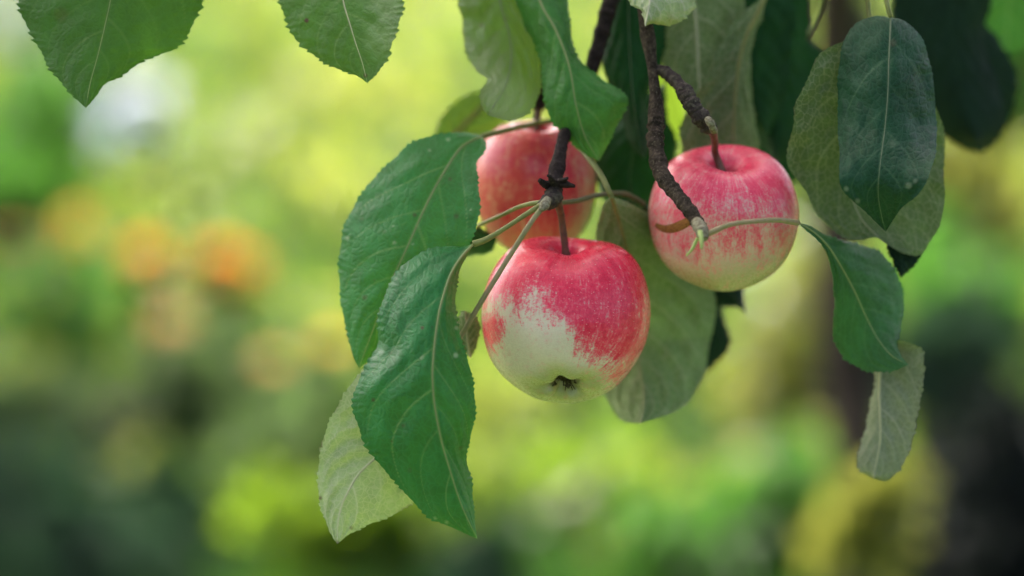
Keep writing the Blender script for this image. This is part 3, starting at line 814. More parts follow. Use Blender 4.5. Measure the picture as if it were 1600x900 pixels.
# ---- shoot on the right (N O U V)
b7 = empty('leafy_shoot', P(1370, -110, 0.02), 'shoot with the overlapping dark leaves in the upper right', 'shoot', 'leafy shoots')
tube('twig', [(1260, -150, 0.03), (1360, -110, 0.02), (1480, -120, 0.05), (1600, -150, 0.08)], (9, 8, 8, 7), TWIG, b7, 60, 14, 0.12, 64)
leaf(b7, [(1320, 64), (1300, 72), (1277, 90), (1262, 124), (1241, 160), (1239, 190), (1232, 226), (1232, 256), (1245, 281), (1258, 302), (1275, 335), (1296, 356), (1320, 373), (1345, 375), (1368, 371)],
     [(1362, 42), (1352, 100), (1340, 170), (1330, 230), (1328, 290), (1345, 340), (1382, 379)],
     [(1420, 90), (1462, 170), (1478, 225), (1475, 270), (1476, 302), (1471, 342), (1457, 374), (1440, 398), (1412, 396)],
     (0.016, 0.016, 0.022, 0.030, 0.022), (0.002, -0.010, -0.012, -0.004, 0.0), (0.004, 0.012, 0.008, -0.004, 0.0), L_GREYU, under=True, seed=23, nu=180, nv=90, quilt=0.55, wave=2.2, veins=4.5, teeth=0.5,
     petiole=[(1350, -110, 0.02), (1355, -20, 0.016), (1358, 15, 0.016)], petrad=(3.6, 3.6, 3.6), petmat=PET, edge_wear=0.4)
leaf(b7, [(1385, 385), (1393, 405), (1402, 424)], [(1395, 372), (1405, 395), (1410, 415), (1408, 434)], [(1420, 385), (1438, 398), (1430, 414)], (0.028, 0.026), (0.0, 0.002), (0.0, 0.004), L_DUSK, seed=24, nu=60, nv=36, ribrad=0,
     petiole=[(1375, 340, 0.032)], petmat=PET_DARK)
leaf(b7, [(1370, 24), (1345, 32), (1326, 50), (1313, 80), (1308, 130), (1309, 200), (1311, 260), (1313, 290), (1332, 313), (1352, 331), (1370, 349)],
     [(1392, 27), (1389, 90), (1387, 150), (1382, 205), (1376, 250), (1372, 300), (1378, 340), (1384, 362)],
     [(1412, 32), (1436, 52), (1450, 84), (1458, 125), (1462, 175), (1463, 225), (1458, 258), (1448, 285), (1434, 304), (1412, 322), (1397, 342)],
     (0.002, -0.008, -0.012, -0.020, -0.006), (0.006, 0.014, 0.012, -0.004, 0.0), (0.004, 0.018, 0.016, -0.006, 0.0), L_DEEP, seed=25, nu=190, nv=90, quilt=0.35, teeth=0.35, veins=5, wave=1.5,
     petiole=[(1372, -112, 0.02), (1380, -40, 0.006), (1386, 5, 0.002)], petrad=(3.6, 3.6, 3.6), petmat=PET, ribrad=1.3, ribmat=RIB_DARK,
     spots=[(1395, 67, 7, .35)], pales=[(1420, 290, 5, .35), (1430, 283, 4, .3), (1322, 295, 4, .4), (1340, 314, 4, .35), (1395, 225, 5, .15)])
leaf(b7, [(1410, -120), (1395, -40), (1400, 60), (1440, 160), (1480, 215)], [(1490, -170), (1485, -60), (1490, 60), (1505, 150), (1530, 228)], [(1570, -110), (1550, 0), (1535, 60), (1555, 120), (1570, 180), (1560, 215)],
     (0.11, 0.12), (0.0, 0.012), (0.0, 0.014), L_DUSK, seed=26, nu=80, nv=48, ribrad=0, petiole=[(1480, -122, 0.05)], petmat=PET_DARK)
leaf(b7, [(1530, -60), (1512, -20), (1522, 20), (1540, 55)], [(1590, -120), (1580, -40), (1575, 30), (1570, 90)], [(1650, -60), (1650, 20), (1610, 70)], (0.16, 0.17), (0.0, 0.0), (0.0, 0.0), L_MID, seed=27, nu=60, nv=40, ribrad=0,
     petiole=[(1600, -150, 0.08)])
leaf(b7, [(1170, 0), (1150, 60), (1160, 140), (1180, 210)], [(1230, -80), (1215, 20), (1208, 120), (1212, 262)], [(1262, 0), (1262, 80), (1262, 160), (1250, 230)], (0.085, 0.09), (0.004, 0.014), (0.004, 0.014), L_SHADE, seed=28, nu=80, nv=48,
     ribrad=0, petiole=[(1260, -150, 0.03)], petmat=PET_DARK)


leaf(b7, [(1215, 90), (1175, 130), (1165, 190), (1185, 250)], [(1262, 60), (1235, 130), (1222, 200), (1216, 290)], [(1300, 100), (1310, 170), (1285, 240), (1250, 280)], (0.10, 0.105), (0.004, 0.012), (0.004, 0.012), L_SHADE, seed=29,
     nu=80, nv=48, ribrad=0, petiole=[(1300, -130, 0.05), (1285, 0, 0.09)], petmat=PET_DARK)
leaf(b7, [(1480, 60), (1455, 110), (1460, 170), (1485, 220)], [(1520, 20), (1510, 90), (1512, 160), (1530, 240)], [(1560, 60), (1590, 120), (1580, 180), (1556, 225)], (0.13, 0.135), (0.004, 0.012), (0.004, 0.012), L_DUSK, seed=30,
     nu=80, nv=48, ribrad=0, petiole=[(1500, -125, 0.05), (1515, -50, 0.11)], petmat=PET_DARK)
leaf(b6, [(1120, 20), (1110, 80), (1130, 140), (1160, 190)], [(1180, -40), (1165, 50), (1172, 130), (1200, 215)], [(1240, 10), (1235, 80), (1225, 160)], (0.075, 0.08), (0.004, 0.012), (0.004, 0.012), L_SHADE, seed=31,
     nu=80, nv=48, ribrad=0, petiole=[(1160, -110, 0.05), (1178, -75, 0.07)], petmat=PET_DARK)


# ================================================================== APPLES
def apple(label, cpx, cpy, dz, wpx, hratio, tilt, mat, blush_fn, green_fn, seed, stem, calyx=True, lean=0.0, dip=None, bend=0.0):
    """cpx, cpy centre in the photo; tilt = how far the top leans towards the viewer (radians)"""
    dep = D + dz
    R = wpx / 2 * PXM * dep
    c = P(cpx, cpy, dz)
    prof = np.array([(0.0, .60), (.05, .605), (.10, .64), (.16, .715), (.24, .80), (.34, .85), (.46, .86), (.58, .83), (.71, .75), (.83, .62), (.92, .45), (.98, .25), (1.0, 0.06), (.985, -.14), (.93, -.35), (.835, -.54),
                     (.70, -.71), (.55, -.835), (.42, -.90), (.32, -.925), (.25, -.92), (.19, -.885), (.14, -.82), (.10, -.77), (.05, -.74), (0.0, -.735)])
    prof = prof * np.array([1.0, 1.08 * hratio])
    nu, nv = 170, 220
    pr = spline(prof, nu)
    pr[0, 0] = pr[-1, 0] = 0.002
    a = np.linspace(0, 2 * math.pi, nv, endpoint=False)
    r = pr[:, 0][:, None] * np.ones(nv)
    z = pr[:, 1][:, None] * np.ones(nv)
    low = np.clip((-z - 0.3) / 0.6, 0, 1)
    hig = np.clip((z - 0.3) / 0.5, 0, 1)
    rg = np.random.default_rng(seed)
    p1, p2, p3 = rg.uniform(0, 6.28, 3)
    f = 1 + low * 0.035 * np.cos(5 * a + p1) + 0.012 * np.cos(2 * a + p2) + hig * 0.015 * np.cos(3 * a + p3) + 0.006 * np.sin(4 * a + p1)
    x = r * f * np.cos(a); y = r * f * np.sin(a)
    z = z + 0.03 * low * np.cos(5 * a + p1) * np.clip((0.75 - r) / 0.5, 0, 1) ** 1.5 + 0.022 * hig * np.cos(2 * a + p3) + 0.02 * r * np.cos(a + p2)
    if dip:
        z = z - dip[1] * hig * np.exp(-((np.angle(np.exp(1j * (a - dip[0])))) / 0.45) ** 2) * np.clip(r * 2, 0, 1)
    loc = np.stack([x, y, z], -1)
    # apple axes: local -Y looks at the camera, Z along camera up, then tilt about X and lean about the view axis
    cl, sl_ = math.cos(lean), math.sin(lean)
    Rl = np.array([[cl, 0, sl_], [0, 1, 0], [-sl_, 0, cl]])

    def turn(q):
        q = np.asarray(q, float)
        th = tilt + bend * np.clip(q[..., 2], -1.1, 1.1)
        y_ = q[..., 1] * np.cos(th) - q[..., 2] * np.sin(th)
        z_ = q[..., 1] * np.sin(th) + q[..., 2] * np.cos(th)
        return np.stack([q[..., 0], y_, z_], -1) @ Rl.T
    cv = turn(loc)                                  # x right, y away, z up in the camera's frame
    # keep the outline at the photographed size
    Wd = c + R * (cv[..., 0:1] * RIGHT + cv[..., 1:2] * FWD + cv[..., 2:3] * UP)
    root = empty('apple', c - np.array([0, 0, R]), label, 'apple', 'apples on the branch')
    d = cv / np.linalg.norm(cv, axis=-1, keepdims=True)
    b = blush_fn(cv[..., 0], cv[..., 2], -cv[..., 1], r, z)
    g = green_fn(cv[..., 0], cv[..., 2], -cv[..., 1], r, z)
    rus = np.clip((0.13 - r) / 0.05, 0, 1) * np.clip(-z * 4, 0, 1)
    rus = np.maximum(rus, 0.8 * np.clip((0.17 - r) / 0.12, 0, 1) * (z > 0))
    sv = np.stack([np.cos(a) * 3.2 + 0 * r, np.sin(a) * 3.2 + 0 * r, z * 0.75 + seed * 2.3], -1)
    dv = loc / np.linalg.norm(loc, axis=-1, keepdims=True) + seed
    body = mesh_obj('body', Wd.reshape(-1, 3), grid_faces(nu, nv, True)[:, ::-1], mat, root,
                    {'blush': b.ravel(), 'greenish': g.ravel(), 'russet': rus.ravel(), 'sv': sv.reshape(-1, 3), 'dv': dv.reshape(-1, 3)})
    # orientation check
    w3 = Wd
    i, j = nu // 2, 10
    nrm = np.cross(w3[i, j + 1] - w3[i, j], w3[i + 1, j] - w3[i, j])
    F2 = grid_faces(nu, nv, True)
    if np.dot(nrm, w3[i, j] - c) < 0:
        F2 = F2[:, ::-1]
    body.data.loops.foreach_set('vertex_index', F2.astype(np.int32).ravel())
    body.data.update(calc_edges=True)

    def wp(l):
        q = turn(l)
        return c + R * (q[..., 0:1] * RIGHT + q[..., 1:2] * FWD + q[..., 2:3] * UP)
    foot = wp([[0, 0, .58 * 1.08 * hratio]])[0]
    sq = [P(*s) for s in stem]
    pts = spline(np.array(sq + [foot]), 40)
    rr = interp((8.0, 6.0, 5.4, 5.6, 7.0), np.linspace(0, 1, 40)) * PXM * dep
    V_, F_, L_ = tube_geo(pts, rr, 14, 0.10, seed)
    mesh_obj('stem', V_, F_, STEMM, root, {'along': L_})
    if calyx:
        cal = plain('dry_calyx_skin_%d' % seed, (0.10, 0.085, 0.035), 0.8, 0.2, 800, (0.035, 0.028, 0.014))
        zb = -.79 * 1.08 * hratio
        V_, F_, L_ = tube_geo(spline(wp([[0, 0, zb + .10], [0, 0, zb], [0.0, 0, zb - 0.02]]), 8), np.array([.10, .10, .09, .085, .07, .06, .04, .02]) * R, 12, 0.2, seed)
        cx = mesh_obj('calyx', V_, F_, cal, root, {'along': L_})
        rg2 = np.random.default_rng(seed + 5)
        for s in range(5):
            an = s * 2 * math.pi / 5 + rg2.uniform(-.2, .2)
            cs, sn = math.cos(an), math.sin(an)
            ln = rg2.uniform(.45, .8)
            row = []
            for t in np.linspace(0, 1, 8):
                rad_ = 0.12 - 0.06 * t + 0.16 * ln * t ** 2
                zz = zb - 0.02 - 0.17 * ln * t + 0.05 * t ** 3
                wd = 0.055 * (1 - t) ** 0.8 + 0.004
                for v_ in (-1, 0, 1):
                    row.append([cs * rad_ - sn * wd * v_, sn * rad_ + cs * wd * v_, zz + 0.02 * abs(v_)])
            mesh_obj('sepal', wp(np.array(row)), grid_faces(8, 3), cal, cx)
        for s in range(7):
            an = rg2.uniform(0, 6.28); rr_ = rg2.uniform(.01, .06)
            q = wp([[math.cos(an) * rr_, math.sin(an) * rr_, zb], [math.cos(an) * rr_ * 1.4, math.sin(an) * rr_ * 1.4, zb - .08], [math.cos(an + .3) * rr_ * 2.3, math.sin(an + .3) * rr_ * 2.3, zb - .14]])
            V_, F_, L_ = tube_geo(spline(q, 8), np.linspace(.010, .005, 8) * R, 6)
            mesh_obj('stamen', V_, F_, cal, cx, {'along': L_})
    return root, c, R, wp


def sm(x, a, b):
    t = np.clip((x - a) / (b - a), 0, 1)
    return t * t * (3 - 2 * t)


def blush_front(x, y, z, r, zz):
    # x right, y up, z to the viewer, all in apple radii: cream patch on the lower left
    yt = np.interp(x, [-1.0, -.85, -.70, -.50, -.25, -.05, .08, .25, .5, .9], [-.10, -.05, .03, .10, .05, -.08, -.34, -.52, -.62, -.70])
    d = y - yt
    wob = 0.10 * wav(x * 1.2, y * 1.2, 5, 1.0) + 0.05 * wav(x * 3, y * 2, 6, 1.2)
    b = -0.34 + 1.22 * sm(d + wob, -0.36, 0.46)
    b = b + 0.78 * sm(x + 0.3 * y, -0.10, 0.45) * sm(-d, -0.15, 0.25) * sm(y + 0.1 * x, -0.98, -0.55)
    b = b + 0.80 * sm(-x, 0.66, 0.90) * sm(y, -0.75, -0.25) * sm(-d, -0.2, 0.1)
    b = b - 0.25 * sm(x, 0.80, 1.0) + 0.08 * sm(y, 0.1, 0.6)
    back = sm(-z, 0.0, 0.3)
    return np.clip(b * (1 - back) + 0.6 * back, -0.4, 1.2)


def green_front(x, y, z, r, zz):
    return np.clip(0.75 * sm(-zz, 0.62, 0.98) * sm(0.6 - r, 0.0, 0.3) + 0.45 * sm(-y, 0.5, 1.0) + 0.5 * sm(-x, 0.75, 1.0) * sm(-y, 0.0, 0.5), 0, 0.9)


AM1 = apple_material('apple_skin_front', (0.68, 0.60, 0.40), (0.74, 0.20, 0.20), (0.80, 0.022, 0.066), (0.62, 0.008, 0.040), (0.34, 0.37, 0.12))
apple('front apple, bright pink red with a large cream patch', 884, 496, 0.016, 261, 0.965, -0.16, AM1, blush_front, green_front, 1,
      [(870, 296, -0.001), (873, 320, 0.003), (878, 345, 0.010)], lean=0.03, dip=(-1.50, 0.09), bend=0.42)


def blush_right(x, y, z, r, zz):
    b = 0.50 + 0.36 * sm(y, -0.10, 0.6) - 0.55 * sm(-y, 0.25, 0.85) + 0.14 * sm(x, 0.0, .6) * sm(y, -0.3, 0.3)
    b = b - 0.12 * sm(-x, 0.4, 0.95)
    return np.clip(b, -0.3, 1.0)


def green_right(x, y, z, r, zz):
    return np.clip(0.75 * sm(-y + 0.25 * x, 0.45, 0.95), 0, 0.8)


AM2 = apple_material('apple_skin_right', (0.72, 0.50, 0.38), (0.78, 0.27, 0.26), (0.84, 0.060, 0.120), (0.72, 0.02, 0.075), (0.34, 0.37, 0.13), 0.95)
ap2 = apple('striped pink and cream apple on the right, below the forked twig', 1130, 340, 0.030, 233, 0.925, 0.50, AM2, blush_right, green_right, 2,
            [(1113, 200, 0.001), (1117, 222, 0.012), (1118, 240, 0.022)], calyx=False)
# russet scar on the right apple
SCAR = plain('russet_scar', (0.38, 0.17, 0.04), 0.85, 0.2, 1500, (0.17, 0.07, 0.02), bump=0.0005)


def blush_back(x, y, z, r, zz):
    b = 0.80 + 0.10 * sm(y, 0.2, 0.7) - 0.42 * sm(x, 0.45, 0.95) - 0.18 * sm(-y, 0.3, 0.9)
    return np.clip(b, 0, 1)


AM3 = apple_material('apple_skin_back', (0.66, 0.50, 0.30), (0.68, 0.24, 0.15), (0.64, 0.050, 0.055), (0.54, 0.03, 0.06), (0.40, 0.44, 0.20))
apple('red apple behind, partly covered by leaves above the front apple', 836, 290, 0.076, 192, 1.08, 0.30, AM3, blush_back, lambda x, y, z, r, zz: 0.4 * sm(x, 0.7, 1.0), 3,
      [(841, 168, 0.074), (840, 180, 0.074)], calyx=False)


def scar():
    root, c, R, wp = ap2
    n, m = 30, 9
    q = spline(np.array([(1024, 351), (1036, 357), (1050, 357), (1066, 351), (1080, 343)], float), n)
    hw = np.array([1.0 + 6.5 * math.sin(math.pi * min(1, t * 0.62 + 0.10)) for t in np.linspace(0, 1, n)])
    tang = np.gradient(q, axis=0); tang /= np.linalg.norm(tang, axis=1)[:, None]
    nor = np.stack([-tang[:, 1], tang[:, 0]], 1)
    V = []
    for i in range(n):
        for v in np.linspace(-1, 1, m):
            px, py = q[i] + nor[i] * hw[i] * v
            ray = P(px, py, 0.0) - CAM
            ray = ray / np.linalg.norm(ray)
            oc = CAM - c
            bq = np.dot(oc, ray); cq = np.dot(oc, oc) - (R * 1.004) ** 2
            t = -bq - math.sqrt(max(bq * bq - cq, 0))
            V.append(CAM + ray * (t - 0.0013 * (1 - v * v)))
    return np.array(V), grid_faces(n, m)


# project the scar onto the true skin with a ray cast
bpy.context.view_layer.update()
V_, F_ = scar()
body = [ch for ch in ap2[0].children if ch.name.startswith('body')][0]
inv = body.matrix_world.inverted()
for i in range(len(V_)):
    d_ = V_[i] - CAM
    hit, loc_, nrm_, idx_ = body.ray_cast(inv @ Vector(CAM), (inv.to_3x3() @ Vector(d_)).normalized())
    if hit:
        lift = 0.0004 * (1 - abs((i % 9) / 4 - 1) ** 2) + 0.0001
        V_[i] = np.array(body.matrix_world @ loc_) - d_ / np.linalg.norm(d_) * lift
tag(mesh_obj('scar', V_, F_, SCAR, ap2[0]), 'brown russet crescent scar')

# ================================================================== GARDEN BEHIND
# the tree whose limbs carry the fruit
tree = empty('apple_tree', (at(1330, 600, 3.1)[0], at(1330, 600, 3.1)[1], 0.0), 'brown blurred apple tree trunk behind the right hand leaves', 'tree')
tp = [at(1352, 1100, 3.1), at(1345, 800, 3.1), at(1330, 600, 3.1), at(1315, 420, 3.1), at(1305, 200, 3.08), at(1308, 0, 3.0), at(1300, -300, 2.8), at(1250, -700, 2.6)]
tp[0][2] = -0.05
V, F, L = tube_geo(spline(np.array(tp), 60), np.linspace(0.044, 0.034, 60), 18, 0.12, 71)
trunk = mesh_obj('trunk', V, F, WOOD_MAT, tree, {'along': L})
top = tp[-1]
limb_to = [P(1000, -330, 0.10), P(300, -420, 0.1), P(1500, -400, 0.2), top + np.array([-0.8, 0.5, 0.7]), top + np.array([0.7, 0.3, 0.6]), top + np.array([-0.2, -0.5, 0.9])]
for i, e in enumerate(limb_to):
    mid_ = (top + e) / 2 + np.array([0, 0, 0.16])
    V, F, L = tube_geo(spline(np.array([top - np.array([0, 0, 0.08]), mid_, e]), 30), np.linspace(0.024, 0.010, 30), 12, 0.12, 80 + i)
    mesh_obj('limb', V, F, WOOD_MAT, tree, {'along': L})
# hangers from the limbs to the shoots
for i, (a, b) in enumerate([((1000, -330, .10), (975, -60, .05)), ((1000, -330, .10), (995, -60, .02)), ((1000, -330, .10), (870, -120, .06)), ((300, -420, .10), (60, -330, .02)), ((300, -420, .10), (400, -290, .02)),
                            ((1000, -330, .10), (960, -160, .05)), ((1500, -400, .20), (1260, -150, .03))]):
    A_, B_ = P(*a), P(*b)
    V, F, L = tube_geo(spline(np.array([A_, (A_ + B_) / 2 + np.array([0.0, 0, 0.01]), B_]), 20), np.linspace(0.006, 0.003, 20), 10, 0.1, 90 + i)
    mesh_obj('branch', V, F, TWIG, tree, {'along': L})
# unseen crown, placed between the fruit and the sun to shade the fruit
focus = P(900, 380, 0.02)
M_CROWN = foliage_material('apple_crown', (0.05, 0.11, 0.03), (0.08, 0.15, 0.04), (0.14, 0.30, 0.03), 0.35)
V1, F1, r1 = leaf_cloud(2600, focus + SUNV * 1.15 + np.array([0.05, 0, 0.0]), (0.85, 0.55, 0.42), 0.085, 91, 26, 0.1)
V2, F2, r2 = leaf_cloud(2600, top + np.array([0.2, 0.3, 0.75]), (1.0, 0.8, 0.5), 0.085, 92, 24, 0.1)
V = np.vstack([V1, V2]); F = np.vstack([F1, F2 + len(V1)]); rn = np.concatenate([r1, r2])
tag(mesh_obj('crown', V, F, M_CROWN, tree, {'rnd': rn}, False), kind='stuff')

# unseen tree added beyond the left edge to shade the lower left
t3 = empty('added_shade_tree', (-3.05, 7.6, 0), 'unseen tree added outside the left edge to shade the corner', 'tree')
V, F, L = tube_geo(spline(np.array([(-3.05, 7.6, -0.05), (-3.02, 7.6, 0.8), (-3.1, 7.55, 1.6), (-3.0, 7.6, 2.3)]), 40), np.linspace(0.09, 0.05, 40), 16, 0.12, 75)
mesh_obj('trunk', V, F, WOOD_MAT, t3, {'along': L})
V, F, rn = leaf_cloud(5200, (-3.0, 7.6, 2.75), (1.35, 1.25, 1.15), 0.13, 95, 40, 0.05)
V[:, 2] = np.maximum(V[:, 2], 1.45 + 0.15 * np.sin(V[:, 0] * 5))
tag(mesh_obj('crown', V, F, M_CROWN, t3, {'rnd': rn}, False), kind='stuff')


# flowers ------------------------------------------------------------
def flower_plant(name, label, cat, px, py, depth, rpx, petal, heads, seed, group, hsize=0.035, leafmat=None):
    c = at(px, py, depth)
    k = PXM * depth
    root = empty(name, (c[0], c[1], 0.0), label, cat, group)
    r = np.random.default_rng(seed)
    n = 400
    rad = np.array([rpx * k * 1.3, rpx * k, max(c[2] * 0.5, 0.05)])
    V, F, rn = leaf_cloud(n, (c[0], c[1], c[2] * 0.5), rad, 0.05, seed)
    V[:, 2] = np.clip(V[:, 2], 0.005, max(0.02, c[2] - rpx * k * 0.8))
    mesh_obj('foliage', V, F, leafmat or M_MID, root, {'rnd': rn}, False)
    for i in range(heads):
        e = c + np.array([r.normal(0, .45) * rpx * k, r.normal(0, .4) * rpx * k, r.normal(0, .75) * rpx * k])
        b = np.array([c[0] + r.normal(0, .02), c[1] + r.normal(0, .02), 0.0])
        V, F, L = tube_geo(spline(np.array([b, (b + e) / 2 + r.normal(0, .01, 3), e]), 8), np.full(8, 0.003), 6)
        mesh_obj('stem', V, F, STEM_MAT, root, {'along': L})
        # ruffled double flower head of many petals
        Vs, Fs = [], []
        cnt = 0
        for ring in range(4):
            m = 13 - ring * 2
            for j in range(m):
                a = j * 2 * math.pi / m + ring * .3 + r.normal(0, .08)
                elv = 0.15 + ring * 0.36 + r.normal(0, .06)
                dr = np.array([math.cos(a) * math.cos(elv), math.sin(a) * math.cos(elv), math.sin(elv)])
                sd = np.array([-math.sin(a), math.cos(a), 0])
                Lp = hsize * (1 - ring * 0.13)
                Vs += [e, e + dr * Lp * .7 + sd * Lp * .24, e + dr * Lp, e + dr * Lp * .7 - sd * Lp * .24]
                Fs.append([cnt, cnt + 1, cnt + 2, cnt + 3]); cnt += 4
        mesh_obj('flower_head', np.array(Vs), np.array(Fs), petal, root, None, False)
    return root


ORANGE = plain('orange_petals', (0.85, 0.30, 0.03), 0.7, 0.1, trans=(0.98, 0.50, 0.06), tfac=0.6)
YELLOW = plain('yellow_petals', (0.80, 0.50, 0.06), 0.6, 0.2, trans=(0.85, 0.55, 0.08), tfac=0.5)
PEACH = plain('peach_petals', (0.75, 0.42, 0.16), 0.6, 0.2, trans=(0.8, 0.45, 0.18), tfac=0.5)
WHITE = plain('white_petals', (0.76, 0.81, 0.88), 0.6, 0.2, trans=(0.74, 0.82, 0.90), tfac=0.45)
PINKISH = plain('dusty_pink_petals', (0.22, 0.17, 0.17), 0.8, 0.1, trans=(0.2, 0.16, 0.16), tfac=0.3)
PALEBLUE = plain('pale_blue_petals', (0.50, 0.58, 0.68), 0.6, 0.2, trans=(0.5, 0.6, 0.7), tfac=0.4)
G_OR = 'orange garden flowers'
flower_plant('orange_flower', 'largest brightest orange flower blur, right one of the pair at left', 'flower', 348, 425, 6.4, 19, ORANGE, 22, 201, G_OR, 0.058)
flower_plant('orange_flower', 'orange flower blur left of the brightest one', 'flower', 226, 415, 6.5, 15, ORANGE, 11, 202, G_OR, 0.052)
flower_plant('orange_flower', 'dim peach flower blur below the orange pair', 'flower', 272, 520, 5.8, 22, PEACH, 2, 203, G_OR, 0.05)
flower_plant('orange_flower', 'pale yellow flower blur left of the orange pair', 'flower', 112, 385, 6.6, 22, YELLOW, 4, 204, G_OR, 0.05)
flower_plant('orange_flower', 'faint peach flower blur near the left edge', 'flower', 28, 410, 6.6, 24, PEACH, 1, 205, G_OR, 0.04)
flower_plant('orange_flower', 'faint yellow flower blur left of the big leaves', 'flower', 515, 565, 5.6, 22, YELLOW, 1, 206, G_OR, 0.045)
flower_plant('orange_flower', 'faint orange flower blur between the peach and yellow ones', 'flower', 425, 570, 5.6, 20, PEACH, 1, 207, G_OR, 0.045)
flower_plant('white_flower', 'large white flower blur below the top left leaf', 'flower', 212, 222, 10.5, 38, WHITE, 64, 208, None, 0.11)
flower_plant('blue_flower', 'pale bluish flower blur in the extreme top left corner', 'flower', 12, 30, 13.0, 40, PALEBLUE, 22, 209, None, 0.09)
flower_plant('pink_flower', 'dull pinkish flower blur low on the left', 'flower', 190, 670, 5.6, 30, PINKISH, 8, 210, None, 0.04, M_SHADED)

G_SH = 'blurred garden shrubs'
shrub('dark_shrub', 'dark green shrub blur at the left edge beside the white flower', 'shrub', 50, 200, 9.0, (110, 150), M_GREEN, 500, 0.10, 301, G_SH)
shrub('green_shrub', 'mid green shrub blur under the pale yellow flower at left', 'shrub', 60, 520, 6.5, (150, 140), M_GREEN, 380, 0.08, 302, G_SH)
shrub('dark_shrub', 'shrub blur coloured as shade in the bottom left corner', 'shrub', 70, 880, 4.6, (240, 170), M_SHADED, 1700, 0.08, 303, G_SH, clump=16)
shrub('dark_shrub', 'grey green shrub blur coloured as shade right of the bottom left corner', 'shrub', 270, 850, 4.9, (120, 120), M_SHADED, 380, 0.07, 304, G_SH, clump=12)
shrub('lime_shrub', 'bright lime shrub blur below the pale leaf underside', 'shrub', 560, 850, 4.7, (190, 110), M_LIME, 700, 0.08, 305, G_SH, clump=12)
shrub('dark_shrub', 'small shrub blur coloured as the shaded gap below the lowest leaf tip', 'shrub', 745, 900, 4.3, (70, 70), M_SHADED, 500, 0.06, 306, G_SH)  # dark leaves stand in for a shaded gap
shrub('lime_shrub', 'yellow lime shrub blur below the front apple', 'shrub', 900, 800, 5.2, (140, 130), M_LIME, 400, 0.08, 307, G_SH, clump=12)
shrub('olive_shrub', 'pale olive lime shrub blur under the right apple', 'shrub', 1230, 580, 5.8, (110, 170), M_OLIVE, 300, 0.09, 308, G_SH, clump=12)
shrub('green_shrub', 'saturated green shrub blur left of the brown trunk', 'shrub', 1230, 800, 4.8, (110, 120), M_GREEN, 420, 0.07, 309, G_SH)
shrub('lime_shrub', 'lime shrub blur between the brown trunk and the dark lower right shrub', 'shrub', 1465, 640, 4.4, (50, 60), M_LIME, 260, 0.07, 310, G_SH)
shrub('olive_shrub', 'pale olive shrub blur left of the dark lower right shrub', 'shrub', 1410, 800, 4.2, (70, 90), M_OLIVE, 350, 0.07, 311, G_SH)
shrub('olive_shrub', 'olive yellow shrub blur right of the dark overlapping leaves', 'shrub', 1530, 330, 6.5, (100, 150), M_OLIVE, 620, 0.09, 312, G_SH)
shrub('green_shrub', 'fresh green shrub blur beside the hanging right leaf', 'shrub', 1520, 470, 5.0, (100, 80), M_GREEN, 240, 0.08, 313, G_SH)
shrub('dark_shrub', 'dark shrub blur behind the hanging right leaf', 'shrub', 1470, 560, 4.0, (110, 60), M_SHADED, 420, 0.07, 314, G_SH)
shrub('green_shrub', 'olive leaves blurred at the foot of the brown trunk', 'shrub', 1345, 830, 2.75, (85, 95), M_OLIVE, 260, 0.045, 320, G_SH, stems=1)

shrub('green_shrub', 'soft green shrub blur right of the orange flowers', 'shrub', 420, 600, 6.2, (130, 80), M_MID, 500, 0.08, 315, G_SH)
shrub('green_shrub', 'grey green shrub blur above the dark bottom left', 'shrub', 250, 620, 5.8, (150, 70), M_MID, 500, 0.08, 316, G_SH)
shrub('green_shrub', 'fresh green shrub blur beside the white flower', 'shrub', 150, 300, 9.5, (70, 60), M_GREEN, 300, 0.09, 317, G_SH)
shrub('green_shrub', 'green shrub blur low in the middle', 'shrub', 1070, 850, 4.7, (110, 80), M_GREEN, 400, 0.07, 318, G_SH)
shrub('green_shrub', 'soft green shrub blur above the dark corner beside the left edge', 'shrub', 40, 660, 5.6, (110, 90), M_MID, 500, 0.08, 319, G_SH)
# broad leaved ground cover between the shrubs
V, F, rn = [], [], []
base_i = 0
rg = np.random.default_rng(55)
for i in range(620):
    yy = 4.8 * (27 / 4.8) ** rg.uniform(0, 1)
    xx = rg.uniform(-0.27, 0.27) * yy
    hh = rg.uniform(0.10, 0.30) * (0.5 + yy / 11)
    v_, f_, r_ = leaf_cloud(45, (xx, yy, hh * 0.6), (hh * 0.6, hh * 0.6, hh * 0.6), 0.06 + yy * 0.008, 1000 + i, 5, 0.2, 1.0)
    v_[:, 2] = np.maximum(v_[:, 2], 0.01)
    V.append(v_); F.append(f_ + base_i); rn.append(np.clip(r_ * 0.3 + rg.uniform(0, 0.97) ** 2.4, 0, 1)); base_i += len(v_)
M_COVER = foliage_material('ground_cover_foliage', (0.024, 0.070, 0.018), (0.18, 0.20, 0.045), (0.06, 0.18, 0.02), 0.5, 0.26, (0.47, 0.54, 0.085))
tag(mesh_obj('ground_cover', np.vstack(V), np.vstack(F), M_COVER, None, {'rnd': np.concatenate(rn)}, False), 'mixed low green plants blurred across the meadow', 'ground cover', kind='stuff')

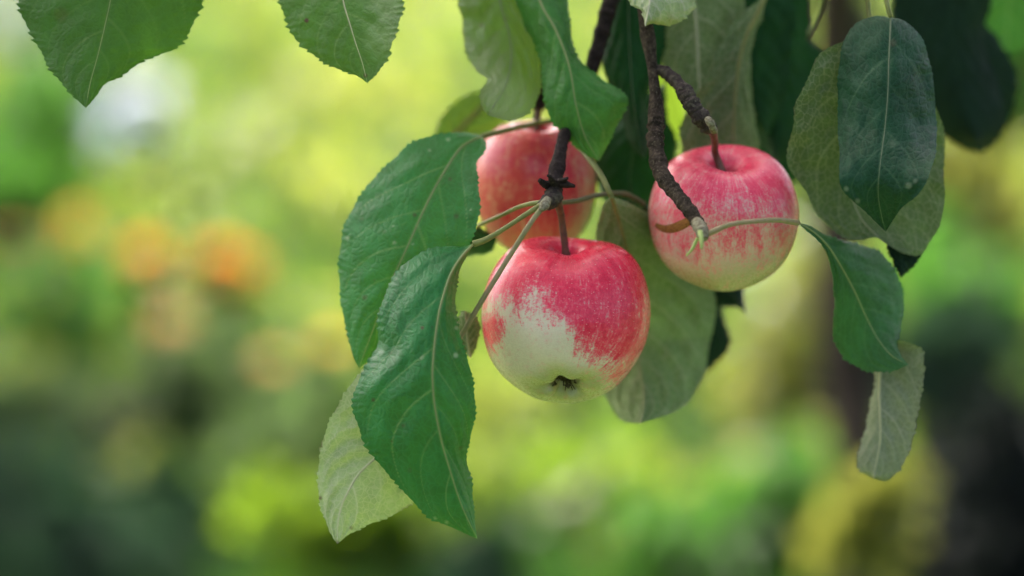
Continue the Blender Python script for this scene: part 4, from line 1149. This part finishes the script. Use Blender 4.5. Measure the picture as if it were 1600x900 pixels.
# unseen hedge added behind the camera to cut low sky light
AV, AF, AR = None, None, None
for i, x in enumerate(np.linspace(-5, 5, 11)):
    V, F, rn = leaf_cloud(800, (x, -4.6 + 0.05 * x * x + 0.2 * math.sin(i * 2.1), 1.1), (0.8, 0.5, 1.15), 0.20, 500 + i, 16, 0.05)
    V[:, 2] = np.maximum(V[:, 2], 0.01)
    if AV is None:
        AV, AF, AR = V, F, rn
    else:
        AF = np.vstack([AF, F + len(AV)]); AV = np.vstack([AV, V]); AR = np.concatenate([AR, rn])
tag(mesh_obj('sky_blocker_hedge', AV, AF, M_SHADED, None, {'rnd': AR}, False), 'unseen hedge added behind the camera to block low sky light', 'hedge', kind='stuff')

shrub('green_shrub', 'deep green shrub blur along the far left edge above the orange flowers', 'shrub', 30, 330, 8.4, (100, 90), M_GREEN, 420, 0.09, 324, G_SH)
shrub('green_shrub', 'mid green shrub blur between white flower and top left leaf tip', 'shrub', 110, 120, 11.0, (80, 70), M_MID, 300, 0.12, 325, G_SH)
shrub('green_shrub', 'soft mid green shrub blur left of the pale leaf underside', 'shrub', 420, 690, 5.4, (90, 60), M_MID, 260, 0.07, 326, G_SH)
M_DEEP_SHADE = foliage_material('deep_shade_foliage', (0.010, 0.013, 0.014), (0.018, 0.024, 0.022), (0.02, 0.03, 0.022), 0.15, 0.95)  # deep shade of the corner put into the foliage colour
shrub('dark_shrub', 'shrub blur coloured as deep shade in the lower right corner', 'shrub', 1575, 830, 3.2, (115, 210), M_DEEP_SHADE, 5200, 0.06, 327, G_SH, clump=40)
shrub('green_shrub', 'dull green shrub blur in the upper right corner', 'shrub', 1590, 120, 7.5, (110, 130), M_GREEN, 600, 0.09, 321, G_SH)
shrub('dark_shrub', 'dark shrub blur behind the upper right leaves', 'shrub', 1330, 120, 6.8, (90, 120), M_SHADED, 420, 0.09, 322, G_SH)
shrub('green_shrub', 'olive green shrub blur just right of the hanging leaf', 'shrub', 1450, 420, 6.0, (60, 90), M_GREEN, 300, 0.08, 323, G_SH)

# hedge that closes the garden
hx = np.linspace(-16, 16, 15)
for i, x in enumerate(hx):
    V, F, rn = leaf_cloud(900, (x, 34 + 1.2 * math.sin(i * 2.1), 1.3), (1.7, 1.2, 1.4 + 0.3 * math.sin(i * 1.3)), 0.28, 400 + i, 14, 0.1)
    if i == 0:
        AV, AF, AR = V, F, rn
    else:
        AF = np.vstack([AF, F + len(AV)]); AV = np.vstack([AV, V]); AR = np.concatenate([AR, rn])
tag(mesh_obj('hedge', AV, AF, M_MID, None, {'rnd': AR}, False), 'far hedge closing the garden behind the meadow', 'hedge', kind='stuff')
